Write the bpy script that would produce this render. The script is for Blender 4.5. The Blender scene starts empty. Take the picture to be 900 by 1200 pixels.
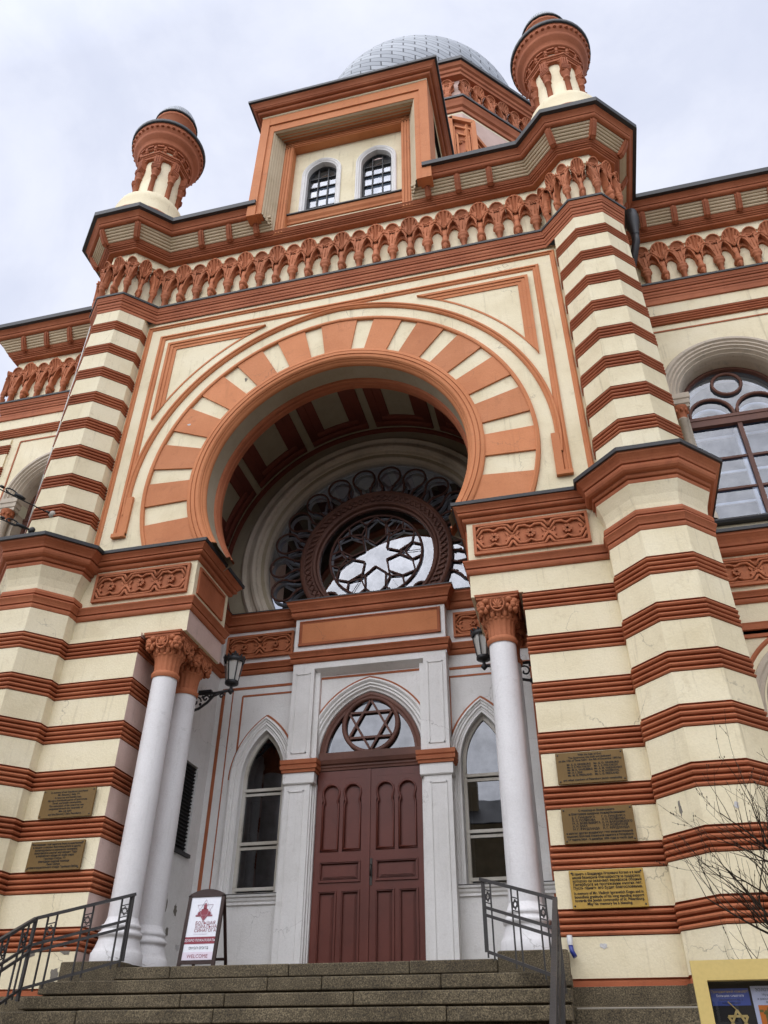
import bpy, bmesh, math, random
from mathutils import Vector, Matrix
random.seed(7)
PI = math.pi
R = math.radians
S = bpy.context.scene
COL = S.collection

# ------------------------------------------------------------------ materials
MATS = {}

def node_mat(name):
    m = bpy.data.materials.new(name)
    m.use_nodes = True
    nt = m.node_tree
    nt.nodes.clear()
    out = nt.nodes.new('ShaderNodeOutputMaterial')
    bs = nt.nodes.new('ShaderNodeBsdfPrincipled')
    nt.links.new(bs.outputs[0], out.inputs[0])
    MATS[name] = m
    return m, nt, bs, out

def N(nt, t, **kw):
    n = nt.nodes.new(t)
    for k, v in kw.items():
        setattr(n, k, v)
    return n

def ramp(nt, src, stops):
    r = N(nt, 'ShaderNodeValToRGB')
    while len(r.color_ramp.elements) < len(stops):
        r.color_ramp.elements.new(0.5)
    for e, (p, c) in zip(r.color_ramp.elements, stops):
        e.position = p
        e.color = c if len(c) == 4 else (*c, 1)
    nt.links.new(src, r.inputs[0])
    return r.outputs[0]

def noise(nt, co, scale, detail=4, rough=.55, dist=0.0):
    n = N(nt, 'ShaderNodeTexNoise')
    n.inputs['Scale'].default_value = scale
    n.inputs['Detail'].default_value = detail
    n.inputs['Roughness'].default_value = rough
    n.inputs['Distortion'].default_value = dist
    nt.links.new(co, n.inputs['Vector'])
    return n.outputs['Fac']

def mix(nt, fac, a, b, mode='MIX'):
    n = N(nt, 'ShaderNodeMix')
    n.data_type = 'RGBA'
    n.blend_type = mode
    for i, v in ((0, fac), (6, a), (7, b)):
        if hasattr(v, 'is_output'):
            nt.links.new(v, n.inputs[i])
        elif i == 0:
            n.inputs[i].default_value = v
        else:
            n.inputs[i].default_value = (*v, 1)
    return n.outputs[2]

def coords(nt, stretch=None):
    t = N(nt, 'ShaderNodeTexCoord')
    o = t.outputs['Object']
    if stretch:
        mp = N(nt, 'ShaderNodeMapping')
        mp.inputs['Scale'].default_value = stretch
        nt.links.new(o, mp.inputs[0])
        return mp.outputs[0]
    return o

def painted(name, col, dark, light, rough=.75, cracks=0.0, stain=(.3, .26, .2), stain_amt=.35, bump=.25, streak=.25, spec=.3, vary=.03, island=False):
    m, nt, bs, out = node_mat(name)
    co = coords(nt)
    n1 = noise(nt, co, .9, 6, .6)
    c = ramp(nt, n1, [(.3, dark), (.5, col), (.72, light)])
    n2 = noise(nt, co, 5.5, 7, .7)
    c = mix(nt, ramp(nt, n2, [(.56, (0, 0, 0)), (.78, (stain_amt,) * 3)]), c, stain)
    n3 = noise(nt, coords(nt, (5, 5, .35)), 2.2, 6, .65)      # vertical run-off streaks
    c = mix(nt, ramp(nt, n3, [(.58, (0, 0, 0)), (.8, (streak,) * 3)]), c, tuple(x * .55 for x in stain))
    n4 = noise(nt, co, 42, 3, .6)
    c = mix(nt, ramp(nt, n4, [(.3, (.16,) * 3), (.6, (0, 0, 0))]), c, tuple(x * .6 for x in col))
    oi = N(nt, 'ShaderNodeObjectInfo')
    gi = N(nt, 'ShaderNodeNewGeometry')
    rv = N(nt, 'ShaderNodeMath', operation='MULTIPLY_ADD')
    nt.links.new(gi.outputs['Random Per Island'] if island else oi.outputs['Random'], rv.inputs[0])
    rv.inputs[1].default_value = vary * 2
    rv.inputs[2].default_value = 1 - vary
    vm = N(nt, 'ShaderNodeVectorMath', operation='SCALE')
    nt.links.new(c, vm.inputs[0])
    nt.links.new(rv.outputs[0], vm.inputs['Scale'])
    c = vm.outputs[0]
    if cracks:
        v = N(nt, 'ShaderNodeTexVoronoi')
        v.feature = 'DISTANCE_TO_EDGE'
        v.inputs['Scale'].default_value = .8
        ad = N(nt, 'ShaderNodeVectorMath', operation='ADD')
        nz = N(nt, 'ShaderNodeTexNoise')
        nz.inputs['Scale'].default_value = 3.5
        nz.inputs['Detail'].default_value = 6
        nt.links.new(co, nz.inputs['Vector'])
        sc = N(nt, 'ShaderNodeVectorMath', operation='SCALE')
        sc.inputs['Scale'].default_value = .45
        nt.links.new(nz.outputs['Color'], sc.inputs[0])
        nt.links.new(co, ad.inputs[0])
        nt.links.new(sc.outputs[0], ad.inputs[1])
        nt.links.new(ad.outputs[0], v.inputs['Vector'])
        ln = ramp(nt, v.outputs['Distance'], [(.0, (1, 1, 1)), (.0045, (0, 0, 0))])
        mk = ramp(nt, noise(nt, co, .75, 3, .5), [(.52, (0, 0, 0)), (.62, (cracks,) * 3)])
        mm = N(nt, 'ShaderNodeMath', operation='MULTIPLY')
        nt.links.new(ln, mm.inputs[0])
        nt.links.new(mk, mm.inputs[1])
        c = mix(nt, mm.outputs[0], c, (.09, .07, .055))
    nt.links.new(c, bs.inputs['Base Color'])
    bs.inputs['Roughness'].default_value = rough
    bs.inputs['Specular IOR Level'].default_value = spec
    b = N(nt, 'ShaderNodeBump')
    b.inputs['Strength'].default_value = bump
    b.inputs['Distance'].default_value = .02
    nb = noise(nt, co, 26, 8, .7)
    nt.links.new(nb, b.inputs['Height'])
    nt.links.new(b.outputs[0], bs.inputs['Normal'])
    return m

painted('cream', (.755, .67, .465), (.65, .56, .365), (.805, .73, .535), cracks=.6, stain=(.42, .32, .17), stain_amt=.42, streak=.46, bump=.35)
painted('red', (.37, .115, .050), (.28, .082, .033), (.45, .158, .072), stain=(.15, .045, .025), stain_amt=.5, streak=.25, bump=.35)
painted('salmon', (.53, .20, .082), (.47, .165, .064), (.58, .23, .10), cracks=.5, stain=(.27, .095, .05), stain_amt=.4, streak=.22, vary=.0, bump=.35)
painted('voussoir_red', (.54, .21, .09), (.47, .17, .07), (.60, .245, .115), cracks=.6, stain=(.27, .095, .05), stain_amt=.45, streak=.25, vary=.10, island=True, bump=.4)
painted('carved_red', (.43, .145, .064), (.34, .105, .044), (.50, .18, .084), stain=(.12, .036, .02), stain_amt=.55, streak=.2, vary=.15)
painted('white_paint', (.76, .745, .72), (.66, .645, .615), (.81, .80, .78), stain=(.38, .345, .295), stain_amt=.34, cracks=.5, streak=.24, rough=.6, bump=.35)
painted('column_white', (.72, .705, .70), (.66, .645, .64), (.76, .75, .745), stain=(.40, .365, .315), stain_amt=.34, cracks=.5, streak=.22, rough=.55, bump=.35)
painted('grey_stone', (.50, .43, .34), (.34, .29, .23), (.58, .51, .42), stain=(.2, .18, .15), stain_amt=.6, streak=.5)
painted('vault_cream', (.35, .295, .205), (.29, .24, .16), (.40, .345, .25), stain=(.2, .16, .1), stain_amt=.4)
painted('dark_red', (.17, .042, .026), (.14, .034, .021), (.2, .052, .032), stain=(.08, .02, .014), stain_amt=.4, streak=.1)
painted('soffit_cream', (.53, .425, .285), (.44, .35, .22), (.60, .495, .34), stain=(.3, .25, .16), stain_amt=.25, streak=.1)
painted('door_paint', (.115, .027, .017), (.09, .021, .0125), (.145, .037, .024), stain=(.045, .012, .008), stain_amt=.45, rough=.42, bump=.12, spec=.4, streak=.2)
painted('wood_brown', (.13, .055, .038), (.09, .038, .027), (.17, .075, .05), stain=(.04, .02, .015), stain_amt=.5, rough=.55)
painted('rose_wood', (.085, .034, .024), (.06, .024, .017), (.11, .045, .032), stain=(.03, .016, .012), stain_amt=.5, rough=.6)
painted('old_white_wood', (.5, .47, .41), (.38, .34, .28), (.58, .56, .52), stain=(.2, .16, .1), stain_amt=.7)
painted('black_metal', (.018, .018, .02), (.012, .012, .013), (.028, .028, .03), stain=(.05, .045, .04), stain_amt=.3, rough=.5, spec=.5)
painted('rail_metal', (.035, .032, .030), (.024, .022, .021), (.05, .045, .042), stain=(.08, .05, .03), stain_amt=.4, rough=.45, spec=.5)
painted('asphalt', (.055, .053, .05), (.045, .043, .04), (.068, .066, .062), stain=(.09, .085, .08))
painted('pink_plaster', (.58, .42, .36), (.50, .35, .29), (.64, .48, .42), stain=(.3, .22, .17), stain_amt=.4, streak=.3)
painted('yellow_paint', (.62, .47, .17), (.58, .43, .15), (.65, .50, .2), stain=(.4, .3, .12), stain_amt=.12, rough=.5, bump=.05, streak=.05)
painted('brass', (.42, .26, .05), (.36, .22, .04), (.48, .31, .065), stain=(.12, .08, .03), stain_amt=.4, rough=.55, bump=.05, spec=.35)
painted('dark_brass', (.17, .10, .030), (.135, .08, .023), (.21, .125, .04), stain=(.05, .035, .02), stain_amt=.4, rough=.6, bump=.05, spec=.3)
painted('sign_wood', (.032, .014, .01), (.024, .011, .008), (.042, .019, .013), stain=(.02, .01, .008), stain_amt=.3, rough=.45)
painted('bark', (.030, .021, .015), (.018, .013, .009), (.05, .036, .026), rough=.9, spec=.1)
painted('concrete', (.36, .33, .28), (.28, .25, .2), (.42, .39, .34), stain=(.15, .13, .1), stain_amt=.6)

def flat(name, col, rough=.6, spec=.3, metal=0.0):
    m, nt, bs, out = node_mat(name)
    co = coords(nt)
    c = mix(nt, noise(nt, co, 30, 3), tuple(x * .92 for x in col), tuple(min(1, x * 1.06) for x in col))
    nt.links.new(c, bs.inputs['Base Color'])
    bs.inputs['Roughness'].default_value = rough
    bs.inputs['Specular IOR Level'].default_value = spec
    bs.inputs['Metallic'].default_value = metal
flat('ink', (.012, .011, .01))
flat('sign_white', (.72, .73, .78), .35, .5)
flat('sign_pale', (.66, .58, .66), .35, .5)
flat('sign_red', (.22, .015, .035), .4, .5)
flat('sign_grey_pink', (.5, .42, .48), .4)
flat('poster_blue', (.05, .08, .3), .35, .5)
flat('poster_pale', (.42, .46, .62), .35, .5)
flat('poster_black', (.012, .012, .014), .35, .5)
flat('poster_gold', (.45, .34, .13), .4)
flat('poster_orange', (.5, .14, .02), .5)
flat('poster_olive', (.12, .11, .03), .5)
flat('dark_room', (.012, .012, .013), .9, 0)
flat('interior_grey', (.33, .34, .36), .8)
flat('interior_white', (.62, .64, .68), .7)
flat('house_blue', (.035, .055, .085), .8)
flat('blind_blue', (.20, .25, .31), .8)
flat('louvre_black', (.012, .012, .012), .6)
flat('brown_brass', (.2, .12, .035), .35, .5, .6)
flat('blue_plastic', (.02, .035, .22), .35, .5)
flat('white_plastic', (.6, .6, .6), .4, .5)
flat('rubber_black', (.012, .012, .012), .5)
flat('screw', (.05, .045, .04), .4, .5, .6)

# granite of the stairs
m, nt, bs, out = node_mat('granite')
co = coords(nt)
a = ramp(nt, noise(nt, co, 70, 3, .8), [(.34, (.018, .014, .008)), (.52, (.105, .085, .052)), (.70, (.27, .225, .145))])
b_ = ramp(nt, noise(nt, co, 1.9, 7, .68), [(.32, (.5, .44, .34)), (.5, (.9, .85, .75)), (.68, (1.35, 1.3, 1.22))])
c = mix(nt, 1.0, a, b_, 'MULTIPLY')
c = mix(nt, ramp(nt, noise(nt, co, 3.2, 5, .7), [(.58, (0, 0, 0)), (.8, (.55,) * 3)]), c, (.03, .026, .02))
nt.links.new(c, bs.inputs['Base Color'])
bs.inputs['Roughness'].default_value = .8
bp = N(nt, 'ShaderNodeBump')
bp.inputs['Strength'].default_value = .5
bp.inputs['Distance'].default_value = .01
nt.links.new(noise(nt, co, 60, 5, .7), bp.inputs['Height'])
nt.links.new(bp.outputs[0], bs.inputs['Normal'])

# window glass: partly mirror, partly see-through onto the frame behind
def glass(name, refl, tint, wob=.012):
    m, nt, bs, out = node_mat(name)
    nt.nodes.remove(bs)
    tr = N(nt, 'ShaderNodeBsdfTransparent')
    tr.inputs[0].default_value = (*tint, 1)
    gl = N(nt, 'ShaderNodeBsdfGlossy')
    gl.inputs['Roughness'].default_value = .012
    gl.inputs['Color'].default_value = (.93, .95, 1, 1)
    bpn = N(nt, 'ShaderNodeBump')
    bpn.inputs['Strength'].default_value = wob
    bpn.inputs['Distance'].default_value = .05
    nt.links.new(noise(nt, coords(nt), 1.6, 2), bpn.inputs['Height'])
    nt.links.new(bpn.outputs[0], gl.inputs['Normal'])
    lw = N(nt, 'ShaderNodeLayerWeight')
    lw.inputs['Blend'].default_value = .5
    pw = N(nt, 'ShaderNodeMath', operation='POWER')
    pw.inputs[1].default_value = 4.0
    nt.links.new(lw.outputs['Facing'], pw.inputs[0])
    ad = N(nt, 'ShaderNodeMath', operation='ADD')
    ad.use_clamp = True
    ad.inputs[1].default_value = .05 + refl
    nt.links.new(pw.outputs[0], ad.inputs[0])
    # uneven film of dust on the pane
    du = ramp(nt, noise(nt, coords(nt), 3.5, 5, .65), [(.35, (.72,) * 3), (.7, (1, 1, 1))])
    md = N(nt, 'ShaderNodeMath', operation='MULTIPLY')
    nt.links.new(ad.outputs[0], md.inputs[0])
    nt.links.new(du, md.inputs[1])
    ad = md
    mx = N(nt, 'ShaderNodeMixShader')
    nt.links.new(ad.outputs[0], mx.inputs[0])
    nt.links.new(tr.outputs[0], mx.inputs[1])
    nt.links.new(gl.outputs[0], mx.inputs[2])
    nt.links.new(mx.outputs[0], out.inputs[0])
glass('rose_glass', .20, (.72, .74, .78))
glass('wing_glass', .10, (.70, .78, .90))
glass('porch_glass', .10, (.07, .075, .08))
glass('attic_glass', .20, (.8, .84, .88), 0)

m, nt, bs, out = node_mat('lamp_glass')
bs.inputs['Base Color'].default_value = (.55, .54, .5, 1)
bs.inputs['Roughness'].default_value = .35

# dome: courses of silvery sheet-metal tiles running in a spiral
m, nt, bs, out = node_mat('dome_metal')
co = coords(nt)
sx = N(nt, 'ShaderNodeSeparateXYZ')
nt.links.new(co, sx.inputs[0])
at = N(nt, 'ShaderNodeMath', operation='ARCTAN2')
nt.links.new(sx.outputs[1], at.inputs[0])
nt.links.new(sx.outputs[0], at.inputs[1])
xx = N(nt, 'ShaderNodeVectorMath', operation='LENGTH')
cmb0 = N(nt, 'ShaderNodeCombineXYZ')
nt.links.new(sx.outputs[0], cmb0.inputs[0])
nt.links.new(sx.outputs[1], cmb0.inputs[1])
nt.links.new(cmb0.outputs[0], xx.inputs[0])
lat = N(nt, 'ShaderNodeMath', operation='ARCTAN2')
nt.links.new(sx.outputs[2], lat.inputs[0])
nt.links.new(xx.outputs['Value'], lat.inputs[1])
mu = N(nt, 'ShaderNodeMath', operation='MULTIPLY')
mu.inputs[1].default_value = 5.0
nt.links.new(at.outputs[0], mu.inputs[0])
mv = N(nt, 'ShaderNodeMath', operation='MULTIPLY_ADD')
mv.inputs[1].default_value = 11.0
nt.links.new(lat.outputs[0], mv.inputs[0])
mw = N(nt, 'ShaderNodeMath', operation='MULTIPLY')
mw.inputs[1].default_value = 7.006
nt.links.new(at.outputs[0], mw.inputs[0])
nt.links.new(mw.outputs[0], mv.inputs[2])
cmb = N(nt, 'ShaderNodeCombineXYZ')
nt.links.new(mu.outputs[0], cmb.inputs[0])
nt.links.new(mv.outputs[0], cmb.inputs[1])
br = N(nt, 'ShaderNodeTexBrick')
br.inputs['Scale'].default_value = 1.0
br.inputs['Mortar Size'].default_value = .035
br.inputs['Mortar Smooth'].default_value = .4
br.inputs['Brick Width'].default_value = 1.0
br.inputs['Row Height'].default_value = .62
br.inputs['Color1'].default_value = (.27, .295, .33, 1)
br.inputs['Color2'].default_value = (.40, .43, .47, 1)
br.inputs['Mortar'].default_value = (.06, .07, .085, 1)
nt.links.new(cmb.outputs[0], br.inputs['Vector'])
nt.links.new(br.outputs['Color'], bs.inputs['Base Color'])
bs.inputs['Roughness'].default_value = .55
bs.inputs['Metallic'].default_value = .0
bp = N(nt, 'ShaderNodeBump')
bp.inputs['Strength'].default_value = .7
bp.inputs['Distance'].default_value = .12
bp.invert = True
nt.links.new(br.outputs['Fac'], bp.inputs['Height'])
nt.links.new(bp.outputs[0], bs.inputs['Normal'])

# ------------------------------------------------------------------ mesh builder
class MB:
    def __init__(s):
        s.v = []; s.f = []; s.m = []; s.sm = []; s.mats = []
    def mi(s, m):
        if m not in s.mats: s.mats.append(m)
        return s.mats.index(m)
    def vert(s, p):
        s.v.append(tuple(p)); return len(s.v) - 1
    def face(s, pts, m, smooth=False):
        s.f.append([s.vert(p) for p in pts]); s.m.append(s.mi(m)); s.sm.append(smooth)
    def grid(s, rows, m, smooth=False, closed=False, mat_row=None):
        """rows: list of equal-length point lists; shared vertices"""
        ids = [[s.vert(p) for p in r] for r in rows]
        n = len(rows[0])
        for i in range(len(rows) - 1):
            mm = s.mi(mat_row[i] if mat_row else m)
            for j in range(n if closed else n - 1):
                k = (j + 1) % n
                s.f.append([ids[i][j], ids[i][k], ids[i + 1][k], ids[i + 1][j]])
                s.m.append(mm); s.sm.append(smooth)
    def box(s, x0, x1, y0, y1, z0, z1, m):
        p = [(x0, y0, z0), (x1, y0, z0), (x1, y1, z0), (x0, y1, z0), (x0, y0, z1), (x1, y0, z1), (x1, y1, z1), (x0, y1, z1)]
        for q in ((0, 1, 5, 4), (1, 2, 6, 5), (2, 3, 7, 6), (3, 0, 4, 7), (4, 5, 6, 7), (3, 2, 1, 0)):
            s.face([p[i] for i in q], m)
    def bar(s, p, q, w, h, m, up=(0, 0, 1)):
        """square bar from p to q, w across, h along up"""
        p, q = Vector(p), Vector(q)
        d = (q - p).normalized()
        u = Vector(up)
        r = d.cross(u)
        if r.length < 1e-4: r = d.cross(Vector((0, 1, 0)))
        r.normalize(); u = r.cross(d)
        r *= w / 2; u *= h / 2
        A = [p - r - u, p + r - u, p + r + u, p - r + u]
        B = [x + (q - p) for x in A]
        for i in range(4):
            j = (i + 1) % 4
            s.face([A[i], A[j], B[j], B[i]], m)
        s.face(A[::-1], m); s.face(B, m)
    def tube(s, path, r, m, n=6, closed=False, cap=True):
        P = [Vector(p) for p in path]
        rr = r if isinstance(r, (list, tuple)) else [r] * len(P)
        rows = []; prev = None
        L = len(P)
        for i, p in enumerate(P):
            if closed: t = P[(i + 1) % L] - P[i - 1]
            else: t = P[min(i + 1, L - 1)] - P[max(i - 1, 0)]
            t.normalize()
            if prev is None:
                a = Vector((0, 1, 0)) if abs(t.y) < .9 else Vector((0, 0, 1))
            else: a = prev
            a = (a - t * a.dot(t)).normalized(); prev = a
            b = t.cross(a)
            rows.append([p + (a * math.cos(2 * PI * k / n) + b * math.sin(2 * PI * k / n)) * rr[i] for k in range(n)])
        if closed: rows.append(rows[0])
        s.grid(rows, m, True, True)
        if cap and not closed:
            s.face(rows[0][::-1], m); s.face(rows[-1], m)
    def lathe(s, prof, c, m, n=24, mats=None, a0=0, a1=2 * PI, rad=None):
        """prof: list (z, r); c=(x,y)"""
        rows = []
        full = abs(a1 - a0 - 2 * PI) < 1e-6
        k = n if full else n + 1
        for z, r in prof:
            row = []
            for i in range(k):
                a = a0 + (a1 - a0) * i / n
                q = r * (rad(a, z) if rad else 1)
                row.append((c[0] + q * math.cos(a), c[1] + q * math.sin(a), z))
            rows.append(row)
        s.grid(rows, m, True, full, mats)
    def sweep(s, prof, path, closed=False, remap=None):
        """prof: list (out, z, mat of the strip up to the next point); outward = right of travel in plan"""
        P = [Vector((a, b)) for a, b in path]
        n = len(P)
        dirs = [(P[(i + 1) % n] - P[i]).normalized() for i in range(n if closed else n - 1)]
        nor = [Vector((d.y, -d.x)) for d in dirs]
        def off(i, o):
            if closed: a, b = nor[i - 1], nor[i % n]
            elif i == 0: a = b = nor[0]
            elif i == n - 1: a = b = nor[-1]
            else: a, b = nor[i - 1], nor[i]
            mvec = (a + b)
            k = mvec.dot(a)
            return P[i] + mvec * (o / k)
        for (o0, z0, m), (o1, z1, _) in zip(prof, prof[1:]):
            if m is None: continue
            for i in range(n if closed else n - 1):
                j = (i + 1) % n
                a, b = off(i, o0), off(j, o0)
                c, d = off(j, o1), off(i, o1)
                s.face([(a.x, a.y, z0), (b.x, b.y, z0), (c.x, c.y, z1), (d.x, d.y, z1)], (remap or {}).get(i, {}).get(m, m))
    def arch(s, prof, cx, zc, Rr, e=0.0, phi0=0.0, n=20, zbot=None, caps=False):
        """prof: list (dr, y, mat) swept along a (pointed) arch standing in the XZ plane"""
        lines = []
        for dr, y, _ in prof:
            rr = Rr + e + dr
            p1 = math.acos(max(-1, min(1, e / rr)))
            half = []
            if zbot is not None: half.append((rr - e, zbot))
            for i in range(n + 1):
                a = phi0 + (p1 - phi0) * i / n
                half.append((-e + rr * math.cos(a), zc + rr * math.sin(a) - 0))
            line = [(cx - x, y, z) for x, z in half] + [(cx + x, y, z) for x, z in half[::-1][1:]]
            lines.append(line)
        for k in range(len(prof) - 1):
            if prof[k][2] is None: continue
            s.grid([lines[k], lines[k + 1]], prof[k][2], False)
        return lines
    def fill(s, loops, y, m):
        """planar fill of outer loop + holes given as (x,z) lists at depth y"""
        bm = bmesh.new()
        for lp in loops:
            vs = [bm.verts.new((x, 0, z)) for x, z in lp]
            for i in range(len(vs)): bm.edges.new((vs[i], vs[(i + 1) % len(vs)]))
        bmesh.ops.triangle_fill(bm, use_beauty=True, use_dissolve=False, edges=bm.edges[:], normal=(0, -1, 0))
        for f in bm.faces:
            s.face([(v.co.x, y, v.co.z) for v in f.verts], m)
        bm.free()
    def prism(s, poly, y0, y1, m):
        """(x,z) polygon extruded from y0 (front) to y1"""
        s.fill([poly], y0, m)
        n = len(poly)
        for i in range(n):
            a, b = poly[i], poly[(i + 1) % n]
            s.face([(a[0], y0, a[1]), (b[0], y0, b[1]), (b[0], y1, b[1]), (a[0], y1, a[1])], m)
    def mirror(s):
        """append a copy mirrored in x"""
        k = len(s.v)
        s.v += [(-x, y, z) for x, y, z in s.v]
        nf = len(s.f)
        for i in range(nf):
            s.f.append([q + k for q in s.f[i]][::-1]); s.m.append(s.m[i]); s.sm.append(s.sm[i])
    def flipx(s):
        s.v = [(-x, y, z) for x, y, z in s.v]
        s.f = [f[::-1] for f in s.f]
        return s
    def build(s, name, parent=None, base=(0, 0, 0), fix=True):
        me = bpy.data.meshes.new(name)
        bx, by, bz = base
        me.from_pydata([(x - bx, y - by, z - bz) for x, y, z in s.v], [], s.f)
        for m in s.mats: me.materials.append(MATS[m])
        me.polygons.foreach_set('material_index', s.m)
        me.polygons.foreach_set('use_smooth', s.sm)
        me.update()
        if fix:
            bm = bmesh.new(); bm.from_mesh(me)
            bmesh.ops.remove_doubles(bm, verts=bm.verts[:], dist=1e-5)
            bmesh.ops.recalc_face_normals(bm, faces=bm.faces[:])
            bm.to_mesh(me); bm.free()
        o = bpy.data.objects.new(name, me)
        COL.objects.link(o)
        o.location = base
        if parent: adopt(o, parent)
        return o

def adopt(o, parent):
    o.parent = parent
    o.matrix_parent_inverse = Matrix.Translation(-WLOC(parent))
def WLOC(o):
    """world position of an (unrotated) object in this script: children keep their world location in .location"""
    return Vector(o.location)

def tag(o, label=None, cat=None, group=None, kind=None):
    if label: o['label'] = label
    if cat: o['category'] = cat
    if group: o['group'] = group
    if kind: o['kind'] = kind
    return o

def empty(name, loc, label, cat, group=None):
    o = bpy.data.objects.new(name, None)
    COL.objects.link(o)
    o.location = loc
    o.empty_display_size = .2
    return tag(o, label, cat, group)

def copy_part(o, parent, loc=None, rot=None, scale=None):
    c = o.copy()
    COL.objects.link(c)
    if loc is not None: c.location = loc
    if rot is not None: c.rotation_euler = rot
    if scale is not None: c.scale = scale
    adopt(c, parent)
    return c

def text_into(mb, body, size, org, ux, uz, m, align='CENTER', width=None, bold=0.0):
    """letters as flat shapes: org = anchor of the baseline, ux/uz = directions along and up"""
    cu = bpy.data.curves.new('lettering', 'FONT')
    cu.body = body; cu.size = size; cu.align_x = align; cu.resolution_u = 2
    cu.offset = bold
    ob = bpy.data.objects.new('lettering', cu)
    COL.objects.link(ob)
    dg = bpy.context.evaluated_depsgraph_get()
    me = bpy.data.meshes.new_from_object(ob.evaluated_get(dg))
    xs = [v.co.x for v in me.vertices] or [0]
    k = 1.0
    if width and max(xs) - min(xs) > width: k = width / (max(xs) - min(xs))
    org, ux, uz = Vector(org), Vector(ux), Vector(uz)
    base = len(mb.v)
    for v in me.vertices: mb.vert(org + ux * (v.co.x * k) + uz * v.co.y)
    for p in me.polygons:
        mb.f.append([base + i for i in p.vertices]); mb.m.append(mb.mi(m)); mb.sm.append(False)
    bpy.data.objects.remove(ob); bpy.data.curves.remove(cu); bpy.data.meshes.remove(me)

def lerp(a, b, t): return a + (b - a) * t

# ------------------------------------------------------------------ shared measures
LAND = -.331                    # landing
GROUND = -3.05
RISE, TREAD = .17, .32
ZC = 7.40                       # centre of the great arch
SY = .05                        # face of the portal wall
P, PU = .70, .693               # pitch of the stripes below and above

syn = empty('synagogue', (0, 0, GROUND), 'cream and terracotta striped synagogue with horseshoe portal arch, towers and silver dome', 'synagogue')

def rib_stripe(zt, h, o=.03, m='red', n=4):
    """profile of one terracotta course of four round ribs, top to bottom"""
    p = [(o, zt, m), (.0, zt - .004, m)]
    s_ = (h - .008) / n
    for i in range(n):
        z = zt - .004 - i * s_
        p += [(-.012, z - s_ * .22, m), (.030, z - s_ * .30, m), (.046, z - s_ * .46, m), (.050, z - s_ * .66, m), (.040, z - s_ * .90, m), (.0, z - s_ * .99, m)]
    p += [(.0, zt - h + .003, m)]
    return p

def stepped(z0, z1, o0, o1, heights, m='red', groove=.03, cyma=True):
    """cornice profile climbing outwards: rounded members parted by deep undercut grooves"""
    tot = sum(heights); n = len(heights)
    p = []
    z = z0
    for i, hh in enumerate(heights):
        h = (z1 - z0) * hh / tot
        a = lerp(o0, o1, i / n); b = lerp(o0, o1, (i + 1) / n)
        g = min(.018, h * .22)
        if i: p += [(a - groove, z + .001, m), (a - groove, z + g, m), (a - .004, z + g + .001, m)]
        else: p += [(a, z, m)]; g = 0
        zz = z + g
        hr = h - g
        last = i == n - 1
        if last and cyma:      # cyma crowning member
            p += [(lerp(a, b, .10), zz + hr * .04, m), (lerp(a, b, .22), zz + hr * .25, m), (lerp(a, b, .50), zz + hr * .50, m), (lerp(a, b, .85), zz + hr * .72, m), (b, zz + hr * .80, m), (b, zz + hr * .985, m)]
        else:
            p += [(lerp(a, b, .55), zz + hr * .08, m), (lerp(a, b, .85), zz + hr * .30, m), (b, zz + hr * .60, m), (b, zz + hr * .97, m)]
        z += h
    return p

# ------------------------------------------------------------------ lower towers
TA, TU, TCY = .70, .63, .12     # apothems below / above, centre y
TX = 5.10
def oct_front(a, sgn, back):
    """plan polyline of a tower on side sgn, walked in +x"""
    h = a * .4142
    pts = [(-a, None), (-a, -h), (-h, -a), (h, -a), (a, -h)]
    out = [(-TX - a, back)] + [(-TX + x, TCY + y) for x, y in pts[1:]] + [(-TX + a, .35)]
    if sgn > 0: out = [(-x, y) for x, y in out[::-1]]
    return out

tower_parts = []
for sgn in (-1, 1):
    path = oct_front(TA, sgn, 1.95)
    mb = MB()
    prof = []
    for k in range(1, 9):
        zt = 4.378 - (k - 1) * P
        if k == 1: prof.append((.03, 4.80, 'cream'))
        else: prof.append((.03, zt + P - .29, 'cream'))
        if k < 8: prof += rib_stripe(zt, .29)
        else: prof += [(.03, zt, 'red'), (.0, zt - .01, 'red'), (.02, zt - .03, 'red'), (.02, zt - .075, 'red'), (.06, zt - .08, 'granite'),
                       (.06, -.78, 'granite'), (.16, -.80, 'granite'), (.16, GROUND, 'granite')]
    prof.append((.16, GROUND - .1, None))
    mb.sweep(prof, path)
    tw = mb.build('tower_base', syn)
    # flared neck between the two cornices
    mb = MB()
    mb.sweep(stepped(4.79, 5.02, .0, .085, [1, 1.6]) + [(.0, 5.035, 'red'), (.02, 5.05, 'red'), (.065, 5.055, 'red'), (.07, 5.10, 'red'), (.06, 5.14, 'red'), (.0, 5.165, None)], path)
    mb.build('string_course', tw)
    mb = MB()
    mb.sweep([(.012, 5.16, 'cream'), (.015, 5.25, 'cream'), (.04, 5.38, 'cream'), (.09, 5.52, 'cream'), (.11, 5.57, None)], path)
    mb.build('flared_neck', tw)
    mb = MB()
    mb.sweep(stepped(5.55, 5.70, .085, .15, [1, 1], cyma=False) + stepped(5.702, 5.985, .15, .335, [1.2, 1.7]) + [(.34, 5.986, 'black_metal'), (.375, 5.99, 'black_metal'), (.38, 6.05, 'black_metal'), (-.2, 6.11, None)], path)
    mb.build('cornice', tw)

    # upper shaft with eight ribbed courses
    path = oct_front(TU, sgn, 1.95)
    mb = MB()
    prof = [(.03, 12.16, 'cream')]
    for k in range(8):
        zt = 11.794 - k * PU
        prof += rib_stripe(zt, .29)
        prof.append((.03, zt - .29, 'cream'))
    prof.append((.03, 6.05, None))
    mb.sweep(prof, path)
    mb.build('tower_shaft', syn)

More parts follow.
